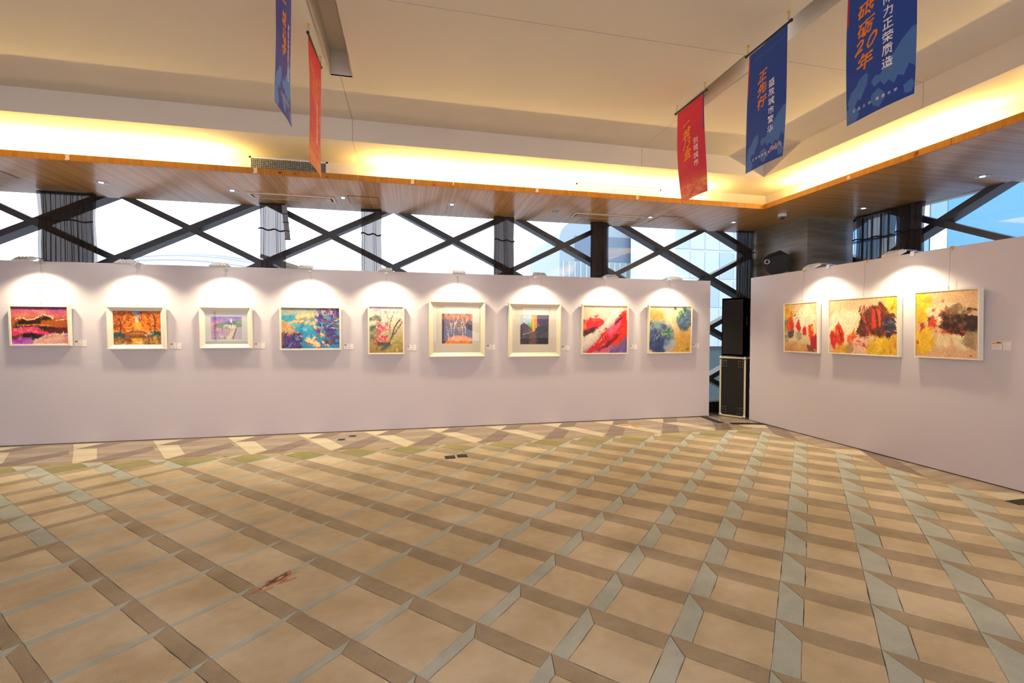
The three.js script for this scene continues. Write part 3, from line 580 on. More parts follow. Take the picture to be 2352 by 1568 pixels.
function banner(label, x, z, w, print, facing, sag = 0.02, yaw = 0, drift = 0) {
  const t = thing('hanging_banner', label, 'banner', [x, 3.87, z], (facing < 0 ? -Math.PI / 2 : Math.PI / 2) + yaw, 'slogan banners hung from the ceiling');
  const h = 0.985, g = new THREE.PlaneGeometry(w, h, 16, 20), p = g.attributes.position;
  for (let i = 0; i < p.count; i++) { const u = p.getX(i) / w, v = 0.5 - p.getY(i) / h; p.setXYZ(i, p.getX(i) + drift * v * v, p.getY(i) - h / 2 - 0.012, sag * v * v * Math.sin(u * 3 + 1.2) + 0.006 * Math.sin(v * 5 + u * 2)); }
  g.computeVertexNormals();
  mesh('cloth', g, std({ map: print, roughness: 0.75, side: THREE.DoubleSide }), t);
  mesh('rod', cyl(0.0095, w + 0.05, 0, 0, 0, 'x', 10), M.black, t);
  for (const s of [-1, 1]) {
    mesh('rod_cap', sphere(0.013, s * (w / 2 + 0.028), 0, 0, 10), M.black, t);
    mesh('ceiling_hook', [cyl(0.012, 0.008, s * (w / 2 + 0.005), 0.076, 0, 'y', 12), sphere(0.007, s * (w / 2 + 0.005), 0.067, 0, 8)], M.brass, t);
    mesh('cord', tube([[s * (w / 2 + 0.005), 0.062, 0], [s * (w / 2 + 0.008), 0.03, 0.004], [s * (w / 2 + 0.005), 0, 0]], 0.003, 8, 5), M.wire, t);
  }
}
banner('red banner with orange brush lettering fading to peach clouds at the hem', 2.82, -4.26, 0.46, prints.thirteen, -1, 0.03, 0.02, 0.08);
banner('blue banner with three orange brush characters and a white column of six', 2.82, -3.215, 0.42, prints.first, -1, 0.015, 0, -0.03);
banner('blue banner with the orange number 20 and a red strip at its edge', 2.82, -2.3, 0.43, prints.slogan20, -1, 0.02);
banner('violet-blue banner with a white mountain peak and orange brush lettering', -0.785, -3.17, 0.36, prints.peak, 1, 0.01, 0.0);
banner('salmon-red banner with a small white text column beside the ceiling slot', -0.79, -4.18, 0.43, prints.dawn, 1, 0.012, -0.02);

// ---------- display walls ----------
const PZ = -7.12, PX = 5.595, PH = 2.4;
{
  const a = thing('display_wall', 'long white fabric-covered display wall carrying nine framed paintings', 'partition', [0, 0, PZ]);
  mesh('panel', rbox(5.155 + 8.6, PH - 0.012, 0.1, 0.008, (5.155 - 8.6) / 2, PH / 2 + 0.006, -0.05), M.fabric, a);
  mesh('plinth', box(-8.58, 5.13, 0.0065, 0.014, -0.095, -0.004), M.black, a);
  for (const x of [5.03, 0.4, -4.2]) mesh('foot_plate', x > 5 ? metreUV(new THREE.BoxGeometry(0.1, 0.008, 0.62).rotateY(-0.12).translate(5.0, 0.0105, 0.27)) : box(x - 0.05, x + 0.05, 0.0065, 0.0145, -0.5 + 0.1, -0.1), M.castIron, a);
  const b = thing('display_wall', 'shorter white fabric-covered display wall carrying three abstract canvases', 'partition', [PX, 0, -6.67], -Math.PI / 2);
  mesh('panel', rbox(6.2, PH - 0.002, 0.1, 0.008, 3.1, PH / 2 + 0.011, -0.05), M.fabric, b);
  mesh('plinth', box(0.03, 6.17, 0.0065, 0.014, -0.095, -0.004), M.black, b);
  mesh('foot_plate', metreUV(new THREE.BoxGeometry(0.1, 0.008, 0.6).rotateY(-0.25).translate(0.28, 0.0105, 0.22)), M.castIron, b);
  mesh('foot_plate', metreUV(new THREE.BoxGeometry(0.1, 0.008, 0.5).translate(3.74, 0.0105, 0.2)), M.castIron, b);
}

// ---------- the pictures ----------
const S = 400;
function brush(c, w, h) { // painter's helpers on a 0..100 field
  const X = (v) => (v / 100) * w, Y = (v) => (v / 100) * h;
  const k = {
    grad(stops, x0 = 0, y0 = 0, x1 = 0, y1 = 100) { const g = c.createLinearGradient(X(x0), Y(y0), X(x1), Y(y1)); stops.forEach(([t, s]) => g.addColorStop(t, s)); c.fillStyle = g; c.fillRect(0, 0, w, h); },
    poly(col, pts, a = 1) { c.globalAlpha = a; c.fillStyle = col; c.beginPath(); pts.split(' ').forEach((q, i) => { const [x, y] = q.split(',').map(Number); i ? c.lineTo(X(x), Y(y)) : c.moveTo(X(x), Y(y)); }); c.closePath(); c.fill(); c.globalAlpha = 1; },
    curve(col, lw, pts, a = 1) { c.globalAlpha = a; c.strokeStyle = col; c.lineWidth = X(lw); c.lineCap = c.lineJoin = 'round'; const p = pts.split(' ').map((q) => q.split(',').map(Number)); c.beginPath(); c.moveTo(X(p[0][0]), Y(p[0][1])); for (let i = 1; i + 1 < p.length; i++) c.quadraticCurveTo(X(p[i][0]), Y(p[i][1]), X((p[i][0] + p[i + 1][0]) / 2), Y((p[i][1] + p[i + 1][1]) / 2)); const e = p[p.length - 1]; c.lineTo(X(e[0]), Y(e[1])); c.stroke(); c.globalAlpha = 1; },
    blob(col, x, y, rx, ry, a = 1, t = 0) { c.globalAlpha = a; c.fillStyle = col; c.beginPath(); c.ellipse(X(x), Y(y), X(rx), Y(ry), t, 0, 7); c.fill(); c.globalAlpha = 1; },
    dabs(n, cols, x0, y0, x1, y1, s0, s1, a = 0.8, t0 = -0.6, t1 = 0.6) { for (let i = 0; i < n; i++) k.blob(cols[Math.floor(rnd() * cols.length)], rr(x0, x1), rr(y0, y1), rr(s0, s1), rr(s0, s1) * 0.5, a, rr(t0, t1)); },
    cloud(n, cols, cx, cy, rx, ry, s0, s1, a = 0.3) { for (let i = 0; i < n; i++) { const r = Math.sqrt(rnd()), f = rnd() * 6.283; k.blob(cols[Math.floor(rnd() * cols.length)], cx + rx * r * Math.cos(f), cy + ry * r * Math.sin(f), rr(s0, s1), rr(s0, s1) * 0.7, a, rr(-1, 1)); } },
  };
  return k;
}
const art = {
  hills: [(k) => {
    k.grad([[0, '#4a2060'], [0.06, '#8a3878'], [0.14, '#b04a68'], [0.24, '#c06058'], [0.3, '#b05030'], [0.5, '#a04818'], [1, '#601838']]);
    k.dabs(70, ['#d07070', '#b04878', '#e09060', '#c86050'], 0, 8, 100, 26, 4, 14, 0.35, -0.2, 0.1);
    k.poly('#2a0c08', '8,44 18,32 30,38 42,34 56,22 66,26 76,36 100,34 100,62 0,56'); k.poly('#a85010', '54,36 70,34 100,30 100,58 60,52 48,50');
    k.curve('#f4d8a0', 2, '8,32 18,29 30,34 42,32 54,23 60,21 66,25 74,29'); k.curve('#f8c8a0', 1.5, '78,36 88,34 98,31'); k.curve('#e08830', 3, '6,50 20,49 50,48 70,50');
    k.poly('#e03868', '0,64 16,54 40,52 60,64 72,76 50,78 20,70 0,78'); k.dabs(24, ['#f88098', '#e84878', '#d02860', '#ff9a90'], 0, 56, 50, 68, 3, 9, 0.5, -0.3, 0.5);
    k.poly('#26100c', '48,56 66,52 84,58 72,62 58,60'); k.poly('#5c1410', '46,60 66,60 100,54 100,72 70,72'); k.poly('#1c0a08', '14,80 24,70 36,70 54,74 62,80 40,90 20,88');
    k.poly('#c060b8', '0,92 16,82 34,84 40,100 0,100'); k.poly('#e0b0a8', '38,92 56,78 78,70 100,72 100,100 36,100'); k.dabs(30, ['#c070c8', '#f0c8b8', '#e8a070', '#d88040'], 50, 76, 100, 98, 4, 10, 0.45, -0.5, 0.1); k.dabs(16, ['#b048c0', '#8830a8', '#d070c8'], 0, 84, 24, 100, 3, 8, 0.6);
    k.curve('#f8e0d8', 1.6, '36,92 54,80 76,71 98,72');
  }, 0.8], bridge: [(k) => {
    k.grad([[0, '#a84810'], [0.4, '#e07818'], [0.6, '#f0a030'], [0.75, '#7a4420'], [1, '#b87830']]); k.poly('#7090c8', '38,0 58,0 54,20 48,30 42,16'); k.poly('#f0e0c0', '46,20 58,18 54,34 46,32');
    k.dabs(150, ['#e86808', '#f08818', '#c04808', '#702808', '#f0a028', '#8a3808'], 0, 0, 46, 60, 2.5, 6, 0.75); k.dabs(150, ['#f07808', '#f09818', '#c85008', '#803008', '#f8b030', '#e86000'], 52, 0, 100, 58, 2.5, 6, 0.75);
    k.blob('#f8c038', 50, 44, 10, 12, 0.7); k.curve('#3a1608', 3, '88,70 86,50 90,30 84,10'); k.curve('#3a1608', 2, '14,60 18,40 10,20'); k.curve('#4a1c08', 1.4, '76,26 70,14');
    k.poly('#345458', '0,64 20,62 26,80 0,80'); k.poly('#2c5448', '74,62 100,60 100,74 78,76');
    k.curve('#702820', 3, '18,70 34,62 50,60 64,62 78,72'); k.curve('#f0a060', 1.8, '18,66 34,57 50,55 66,58 78,66'); for (const x of [26, 36, 50, 60, 68]) k.curve('#d88848', 1, `${x},56 ${x},66`);
    k.poly('#e8a828', '38,80 58,80 64,100 30,100'); k.dabs(40, ['#5a2c18', '#8a5028', '#e0b890', '#c89058'], 0, 78, 36, 100, 2, 6, 0.7); k.dabs(40, ['#a87838', '#f0c048', '#6a3a18', '#d8a858'], 60, 76, 100, 100, 2, 7, 0.7); k.dabs(9, ['#e8d8e0', '#c8b8c8'], 40, 92, 62, 100, 2, 4, 0.8); k.curve('#f0e8d8', 2, '66,72 76,68 84,66');
  }, 0.72], village: [(k) => {
    k.grad([[0, '#6848b8'], [0.2, '#9870c8'], [0.32, '#d88098'], [1, '#a890b0']]); k.poly('#e07890', '0,30 20,20 44,10 30,24 0,36', 0.8); k.dabs(30, ['#7050c0', '#a080d0', '#c088c0'], 0, 0, 100, 24, 4, 12, 0.35);
    k.poly('#607840', '6,38 22,28 42,24 70,18 100,16 100,50 40,52 10,44'); k.poly('#305048', '44,30 56,20 80,20 82,34 60,36'); k.poly('#e8e0c8', '62,14 66,8 68,14 68,26 62,26'); k.poly('#d8d0b0', '44,36 80,34 82,50 50,54 38,46');
    k.dabs(30, ['#405038', '#f0e8c8', '#8a7848', '#201c20'], 40, 36, 82, 52, 1, 2.6, 0.85, 1.2, 1.8); k.poly('#68a048', '84,20 100,16 100,30 86,28'); k.dabs(40, ['#607838', '#90a850', '#485840', '#c0c068'], 20, 46, 62, 72, 2, 6, 0.7);
    k.poly('#b0a0b0', '78,48 100,44 100,100 66,100'); k.poly('#d8c890', '44,98 78,48 84,50 66,100'); k.poly('#584858', '66,98 80,50 84,50 72,100'); k.dabs(50, ['#8870b0', '#b088b8', '#6858a0', '#c09098'], 0, 44, 30, 100, 3, 8, 0.6); k.curve('#504838', 2.4, '24,84 34,92 46,94'); k.poly('#c8c0a0', '22,80 36,86 46,92 34,94');
  }, 0.76], cove: [(k) => {
    k.grad([[0, '#8a9488'], [0.16, '#a8a898'], [0.2, '#40a0b8'], [0.3, '#30a8c8'], [1, '#2890c0']]); k.dabs(46, ['#58c0d8', '#2080b0', '#80d0d8', '#1870a8'], 0, 20, 80, 84, 4, 12, 0.4, -0.15, 0.15);
    for (const [x, y, rx, ry] of [[28, 24, 5, 7], [36, 20, 7, 6], [46, 20, 5, 9], [54, 18, 4, 8], [24, 34, 6, 4], [34, 34, 5, 4], [44, 36, 6, 4], [54, 38, 7, 4], [18, 36, 5, 3]]) { k.blob('#c07840', x + 0.6, y + 1, rx, ry); k.blob('#eac890', x, y - 0.6, rx * 0.86, ry * 0.84, 1, -0.3); }
    k.poly('#d8a870', '0,28 10,34 22,52 28,62 24,68 0,92'); k.poly('#8a5838', '0,60 12,66 22,70 10,90 0,100'); k.dabs(14, ['#f0d0a0', '#b07848', '#e8b880'], 2, 32, 22, 64, 2, 6, 0.6, 0.6, 1.1);
    for (const [x, y, rx, ry] of [[60, 50, 7, 5], [68, 64, 8, 4], [46, 80, 8, 8], [54, 84, 8, 9], [62, 92, 6, 7], [76, 88, 9, 6], [56, 74, 3, 6]]) { k.blob('#985c50', x + 0.8, y + 1.4, rx, ry); k.blob('#f0d8a8', x, y - 0.8, rx * 0.84, ry * 0.78, 1, 0.4); }
    k.dabs(120, ['#4a2890', '#3a2070', '#5a38a8', '#68308a', '#2c1858'], 60, 0, 100, 58, 2.5, 6, 0.85); k.dabs(60, ['#c8c038', '#f0a838', '#e88830', '#a8a030', '#f8f0e0'], 58, 2, 100, 70, 1, 3.4, 0.85); k.dabs(60, ['#4a2890', '#3a2070', '#5838a0', '#7a4030'], 76, 50, 100, 90, 2, 5.5, 0.8); k.dabs(90, ['#46288c', '#38206c', '#5438a0', '#2c1858'], 4, 62, 34, 100, 2, 6, 0.85); k.dabs(26, ['#c8b838', '#e8a038', '#f0e8d8', '#88a030'], 6, 62, 36, 100, 1, 3, 0.8); k.dabs(18, ['#e0f0f0', '#b8e0e8'], 28, 44, 70, 94, 1, 4, 0.7, -0.2, 0.2);
  }, 0.7], blossom: [(k) => {
    k.grad([[0, '#d8c8c8'], [0.3, '#e8d8b8'], [0.55, '#c8b888'], [0.8, '#b09850'], [1, '#a07c38']]); k.dabs(90, ['#c8a0b8', '#b088a8', '#e0c8c8', '#d0b0c0', '#f0e8d8'], 10, 0, 100, 32, 2.5, 7, 0.55); k.dabs(60, ['#586068', '#687078', '#8a9080', '#485040', '#889858'], 0, 20, 30, 66, 3, 8, 0.6); k.dabs(26, ['#889838', '#485028', '#6a7838'], 0, 46, 30, 84, 2, 6, 0.6);
    k.curve('#5a4c48', 4, '60,76 70,58 74,44 92,26'); k.curve('#6a5a58', 2.4, '62,60 58,44 66,24 74,10'); k.curve('#7a6a68', 1.8, '44,46 54,36 56,22 46,8'); k.curve('#887878', 1.6, '76,62 82,46 96,34'); k.curve('#786868', 1.4, '30,34 36,20 30,10'); k.curve('#6a5a50', 3, '58,82 68,64 80,52 98,34');
    k.dabs(90, ['#e02848', '#d01840', '#f04868', '#c01838', '#f88898'], 16, 34, 54, 82, 1.8, 4.6, 0.9); k.dabs(26, ['#f8c0c8', '#ffe8e8'], 18, 42, 54, 78, 0.7, 1.8, 0.9); k.dabs(22, ['#5a5a68', '#485828', '#3a3a58'], 20, 78, 64, 94, 3, 9, 0.6, -0.2, 0.2); k.dabs(24, ['#d8c068', '#c0a048', '#889040', '#e8d898'], 50, 66, 100, 96, 3, 10, 0.5, -0.15, 0.15); k.blob('#6a4020', 88, 92, 1.6, 1.2);
  }, 1.36], birch: [(k) => {
    k.grad([[0, '#e88818'], [0.14, '#c86828'], [0.3, '#584058'], [0.6, '#383058'], [1, '#503048']]); k.dabs(80, ['#f09818', '#e87010', '#3a3458', '#584868', '#c85818', '#2c2848'], 0, 0, 100, 64, 3, 8, 0.6); k.dabs(50, ['#38305c', '#2c2850', '#4a3c68'], 0, 30, 28, 90, 3, 9, 0.7); k.dabs(50, ['#38305c', '#2c2850', '#403860'], 74, 36, 100, 80, 3, 9, 0.7); k.dabs(24, ['#d8b028', '#f0a828', '#88a038'], 44, 26, 66, 58, 1.5, 4, 0.8);
    k.poly('#f08010', '4,100 30,80 50,72 72,72 100,84 100,100'); k.dabs(36, ['#f8a030', '#e06808', '#f0c060', '#e8b070'], 20, 76, 96, 100, 3, 10, 0.5, -0.3, 0.3);
    for (const p of ['22,88 20,60 14,42', '38,80 40,50 42,30 36,12', '40,50 46,24 54,10', '30,66 32,44 26,30', '68,72 68,46 62,22', '77,72 76,48 80,24 88,8', '76,48 70,28 66,16', '22,60 30,40', '68,46 74,30', '42,30 52,28']) k.curve('#e8dcd0', 1.7, p); k.dabs(26, ['#281c20'], 18, 40, 80, 80, 0.4, 1.1, 0.8);
  }, 1.0], street: [(k) => {
    k.grad([[0, '#a8b8d0'], [0.3, '#88889a'], [0.5, '#603828'], [1, '#2c1c28']]); k.poly('#b8c8e0', '0,0 40,0 38,30 20,36 0,40'); k.poly('#483040', '0,36 12,26 22,30 30,40 30,64 0,70'); k.poly('#70c838', '24,26 34,24 40,34 38,42 28,36'); k.poly('#d89018', '40,0 60,0 60,50 44,58 40,44'); k.poly('#f0b828', '42,4 48,2 48,52 44,52'); k.poly('#3a1c48', '58,0 100,0 100,60 60,54'); k.dabs(30, ['#7a4898', '#d8a030', '#502060', '#a86830'], 60, 2, 100, 46, 0.8, 2, 0.8, 1.4, 1.7);
    k.poly('#1c1018', '52,46 80,36 100,44 100,100 60,100'); k.dabs(40, ['#f0b838', '#e08820', '#fff0b0', '#8a4828'], 20, 48, 100, 90, 0.8, 2.4, 0.8, 1.2, 1.8); k.poly('#6a4028', '34,64 54,60 56,100 32,100'); k.poly('#2c2430', '0,68 30,66 28,100 0,100'); k.dabs(26, ['#48506a', '#a06838', '#282030'], 0, 70, 60, 100, 2, 6, 0.5, -0.2, 0.2); k.curve('#f0c050', 1.6, '10,66 24,62 38,58 48,52');
  }, 1.04], redflow: [(k) => {
    k.grad([[0, '#d8b090'], [0.3, '#e0c8b0'], [0.6, '#c8b8a8'], [0.8, '#a88098'], [1, '#7a5080']], 0, 0, 60, 100); k.curve('#ece4d8', 14, '0,78 26,56 50,40 76,14', 0.7); k.curve('#e8d8c8', 9, '2,90 30,66', 0.6);
    k.poly('#e02030', '0,34 16,26 36,26 48,32 44,40 30,48 10,52 0,56'); k.dabs(24, ['#f05050', '#f08030', '#c01828', '#f8a048', '#e83048'], 0, 28, 40, 48, 2, 6, 0.7, -0.5, 0.1); k.poly('#4a2020', '0,54 16,48 34,44 26,54 8,62 0,64'); k.poly('#d84060', '24,22 36,16 34,22 28,26');
    k.poly('#d01828', '4,100 30,78 44,58 66,46 74,28 90,10 98,10 98,32 84,54 60,84 36,92 20,100'); k.poly('#e85078', '50,50 66,42 74,28 84,20 86,40 74,56 60,66'); k.poly('#e83010', '60,78 84,52 100,28 100,62 84,78 64,88'); k.poly('#7a0c18', '30,96 52,80 76,62 88,58 70,76 50,92'); k.curve('#5a1018', 3.4, '72,38 80,30 88,24'); k.dabs(20, ['#f06878', '#f8a0a0', '#a01020', '#ff5040'], 36, 44, 84, 88, 1.5, 5, 0.6, -1, -0.5); k.curve('#f0b050', 1.2, '36,78 46,66 56,54'); k.poly('#6858a0', '72,100 86,82 100,72 100,100'); k.poly('#c86080', '40,92 66,86 60,100 38,100'); k.dabs(14, ['#8a58a0', '#6a4898', '#a87090'], 60, 84, 100, 100, 3, 9, 0.5, -0.7, -0.2);
  }, 1.0], blueflow: [(k) => {
    k.grad([[0, '#d8d0b0'], [0.4, '#e0d0a8'], [0.7, '#d8b478'], [1, '#c89840']], 0, 0, 80, 100); k.cloud(50, ['#c8a050', '#d0ac68', '#b89040'], 16, 20, 16, 16, 4, 10, 0.35); k.cloud(110, ['#486890', '#305078', '#6888a8', '#587898', '#384870'], 84, 28, 17, 24, 3, 8, 0.5); k.dabs(14, ['#28b038', '#68d828', '#202830', '#a8e048'], 66, 6, 86, 28, 1, 4, 0.85, -0.7, -0.2); k.dabs(8, ['#282c30', '#484c50'], 54, 0, 66, 8, 1.5, 3.5, 0.8);
    k.cloud(170, ['#405890', '#304880', '#5870a0', '#3a4878', '#7088b0'], 26, 66, 30, 30, 4, 9, 0.5); k.cloud(60, ['#203868', '#2c4078', '#40508a'], 20, 84, 24, 14, 4, 9, 0.5); k.cloud(30, ['#a8b8c8', '#88a0b8'], 48, 84, 12, 12, 4, 8, 0.5); k.cloud(24, ['#7aa0a8', '#98b0a8'], 12, 40, 16, 8, 4, 8, 0.4); k.dabs(40, ['#58b828', '#80d830', '#388848', '#405868', '#c8d8a0'], 24, 44, 54, 66, 1, 4.5, 0.7, -0.8, -0.2); k.dabs(10, ['#303434', '#505450', '#787870'], 0, 30, 9, 44, 1.5, 4, 0.8); k.curve('#e8e0d0', 1, '18,70 24,60'); k.curve('#dcd8d0', 1, '14,64 22,52'); k.cloud(40, ['#d0a048', '#d8ac58'], 82, 76, 16, 20, 5, 10, 0.35); k.curve('#ece0c8', 5, '56,0 42,18 52,34 58,44', 0.5); k.blob('#6a5030', 92, 93, 1.2, 1.4);
  }, 1.0], trio1: [(k) => {
    k.grad([[0, '#d8b080'], [0.5, '#e0d0a8'], [0.85, '#d8c090'], [1, '#cc9a60']]); k.cloud(60, ['#eee6cc', '#e4d4a8', '#f4efe0'], 64, 34, 30, 26, 5, 12, 0.4); k.cloud(36, ['#d8a020', '#c88818', '#e0b848'], 12, 16, 18, 16, 4, 9, 0.5); k.cloud(30, ['#8a7038', '#a88848', '#787858'], 6, 56, 10, 22, 4, 9, 0.5); k.cloud(24, ['#d0a068', '#c89058'], 40, 92, 40, 12, 6, 12, 0.5);
    k.poly('#e05010', '14,30 24,24 32,44 30,56 18,62 10,52'); k.poly('#c82818', '16,40 26,28 30,50 22,58'); k.poly('#c82020', '40,36 46,32 54,54 44,58 38,48'); k.poly('#d02418', '58,52 66,46 70,56 68,66 58,64'); k.poly('#e04010', '74,46 88,42 90,60 84,80 76,66'); k.poly('#b01830', '86,68 100,62 100,96 82,90 80,76'); k.poly('#f0a020', '84,46 90,48 88,58 84,56'); k.poly('#48485c', '10,60 32,54 30,66 16,74'); k.dabs(26, ['#f0e8d0', '#c8a040', '#5a4030', '#e86830'], 20, 16, 60, 40, 1, 3, 0.7, 0.4, 1.2); k.cloud(16, ['#a89888', '#8a7868'], 46, 66, 8, 8, 3, 6, 0.5); k.poly('#7a4838', '70,84 84,88 96,98 74,98');
  }, 1.23], trio2: [(k) => {
    k.grad([[0, '#d8ac80'], [0.35, '#ddb890'], [0.6, '#e4d4ac'], [1, '#d8ac88']]); k.cloud(70, ['#ece0bc', '#e8d8a8', '#f2ecd8'], 26, 44, 28, 20, 5, 10, 0.4); k.cloud(30, ['#e0b020', '#d8a010', '#f0c840'], 92, 14, 12, 18, 4, 9, 0.55); k.cloud(60, ['#e0b020', '#d8a818', '#c89818', '#f0c838'], 78, 84, 24, 16, 5, 10, 0.6);
    k.poly('#5a2818', '46,50 50,32 56,24 62,16 72,14 78,6 84,18 92,30 98,44 98,62 84,70 64,66 50,70 42,60'); k.dabs(70, ['#7a3018', '#401810', '#c83018', '#8a4020', '#2c1410', '#e04818'], 46, 18, 96, 66, 1.5, 5, 0.75, 1.2, 1.9); k.poly('#d82c14', '66,22 70,20 72,54 66,56'); k.poly('#e84818', '74,22 78,24 78,52 76,52'); k.poly('#30283a', '82,40 96,34 98,56 90,72 84,58'); k.dabs(8, ['#7880a8', '#505878'], 80, 40, 96, 64, 2, 4, 0.8);
    k.poly('#c82020', '2,60 8,58 12,78 8,94 2,80'); k.poly('#d83018', '10,50 16,42 20,50 24,62 24,78 18,88 10,76'); k.poly('#8a1420', '14,46 20,60 22,76 18,74'); k.poly('#e05018', '28,72 36,62 40,56 42,66 36,86 30,80'); k.dabs(24, ['#e03818', '#b82020', '#f07830', '#e8c040'], 4, 50, 44, 92, 1.5, 4, 0.75, 1, 2); k.cloud(24, ['#e0b8a0', '#d8a890'], 48, 84, 10, 12, 5, 9, 0.5); k.cloud(14, ['#e0a820', '#d89818'], 20, 94, 12, 6, 4, 7, 0.6); k.dabs(12, ['#d83018', '#c02028'], 40, 64, 72, 86, 1.5, 3.4, 0.8); k.blob('#d84020', 92, 94, 1.6, 2.4); k.blob('#e05828', 97, 82, 1.6, 3); k.cloud(14, ['#90784a', '#a88a58'], 32, 90, 5, 8, 3, 6, 0.4);
  }, 0.8], trio3: [(k) => {
    k.grad([[0, '#d8b080'], [0.5, '#d8b488'], [1, '#d8a884']]); k.cloud(60, ['#e0b018', '#d8a410', '#f0cc40', '#c89010'], 10, 22, 14, 28, 4, 10, 0.55); k.cloud(60, ['#e0b018', '#d8a410', '#f0c838'], 14, 74, 16, 20, 4, 10, 0.55); k.cloud(40, ['#ecdcb0', '#f0e8cc', '#e0c890'], 46, 32, 24, 12, 4, 9, 0.45); k.cloud(40, ['#ecdcb0', '#e8d8a8'], 66, 76, 30, 10, 4, 9, 0.4);
    k.poly('#2c140e', '44,36 60,26 76,26 84,38 100,38 100,62 84,68 72,66 56,62 46,54'); k.dabs(60, ['#2a140e', '#4a2418', '#1c0c0a', '#6a3820', '#8a5838'], 44, 26, 98, 64, 2, 7, 0.75, -0.4, 0.4); k.cloud(30, ['#8a6a48', '#a88860', '#6a4830'], 66, 28, 14, 6, 3, 6, 0.6); k.poly('#48404a', '22,40 30,34 36,44 34,54 22,52'); k.poly('#e04818', '24,42 34,38 34,52 22,54'); k.dabs(20, ['#e83818', '#d82810', '#f06030'], 22, 36, 50, 64, 1, 3, 0.85, 1.2, 1.9); for (const [x, y] of [[46, 14], [52, 24], [44, 30], [30, 28], [4, 78], [10, 50]]) k.blob('#e03a18', x, y, 2.2, 2.6, 0.95); k.poly('#b82818', '8,50 14,46 16,56 8,60'); k.dabs(14, ['#e04818', '#c82018'], 40, 56, 84, 66, 1.5, 4, 0.7, -0.3, 0.8); k.cloud(26, ['#a8906a', '#988060', '#887058'], 92, 74, 10, 12, 4, 8, 0.5); k.dabs(10, ['#f4ecd8', '#e8e0c0'], 30, 18, 84, 34, 1.5, 4, 0.6, -0.3, 0.2); k.blob('#a05038', 90, 96, 1.6, 1.2);
  }, 1.1],
};
function painterly(c, w, h) { // break the flat shapes into short loaded strokes of nearby colour
  const d = c.getImageData(0, 0, w, h).data;
  c.lineCap = 'round';
  for (let i = 0; i < 5200; i++) {
    const x = rnd() * w, y = rnd() * h, o = (Math.floor(y) * w + Math.floor(x)) * 4, j = rr(-20, 20), s = i < 2600 ? rr(3, 7) : rr(1.2, 3.2), a = 2.2 * Math.sin(x * 0.013 + 1.7 * Math.sin(y * 0.011)) + rr(-0.5, 0.5), l = s * rr(1, 3.2);
    c.strokeStyle = `rgb(${clampByte(d[o] + j + rr(-9, 9))},${clampByte(d[o + 1] + j + rr(-9, 9))},${clampByte(d[o + 2] + j + rr(-9, 9))})`;
    c.globalAlpha = 0.75; c.lineWidth = s; c.beginPath(); c.moveTo(x - Math.cos(a) * l, y - Math.sin(a) * l); c.lineTo(x + Math.cos(a) * l, y + Math.sin(a) * l); c.stroke();
  }
  c.globalAlpha = 1;
}
function clampByte(v) { return Math.round(Math.min(255, Math.max(0, v))); }
for (const key of Object.keys(art)) {
  const [paint, aspect] = art[key];
  art[key] = std({ map: canvas(S, Math.round(S * aspect), (c, w, h) => { paint(brush(c, w, h)); painterly(c, w, h); }), roughness: 0.42 });
}
// picture-frame ring: profile of [distance in from the outer edge, depth]
function ring(w, h, prof) {
  const v = [], c = [[-1, -1], [1, -1], [1, 1], [-1, 1]], P = (q, [t, d]) => [q[0] * (w / 2 - t), q[1] * (h / 2 - t), d];
  for (let s = 0; s < 4; s++) { const a = c[s], b = c[(s + 1) % 4]; for (let i = 0; i + 1 < prof.length; i++) { const p = P(a, prof[i]), q = P(b, prof[i]), r = P(b, prof[i + 1]), u = P(a, prof[i + 1]); v.push(...p, ...q, ...r, ...p, ...r, ...u); } }
  const g = new THREE.BufferGeometry(); g.setAttribute('position', new THREE.Float32BufferAttribute(v, 3)); g.computeVertexNormals();
  return metreUV(g);
}
const THIN = [[0, 0], [0, 0.05], [0.002, 0.052], [0.02, 0.052], [0.022, 0.05], [0.022, 0.034]];
const WIDE = [[0, 0], [0, 0.048], [0.004, 0.054], [0.014, 0.054], [0.06, 0.024], [0.062, 0.016]];
const DOUBLE = [[0, 0], [0, 0.05], [0.004, 0.058], [0.016, 0.058], [0.05, 0.032], [0.056, 0.032], [0.06, 0.028], [0.07, 0.018]];
const FLOATER = [[0, 0], [0, 0.058], [0.001, 0.06], [0.012, 0.06], [0.013, 0.056]];
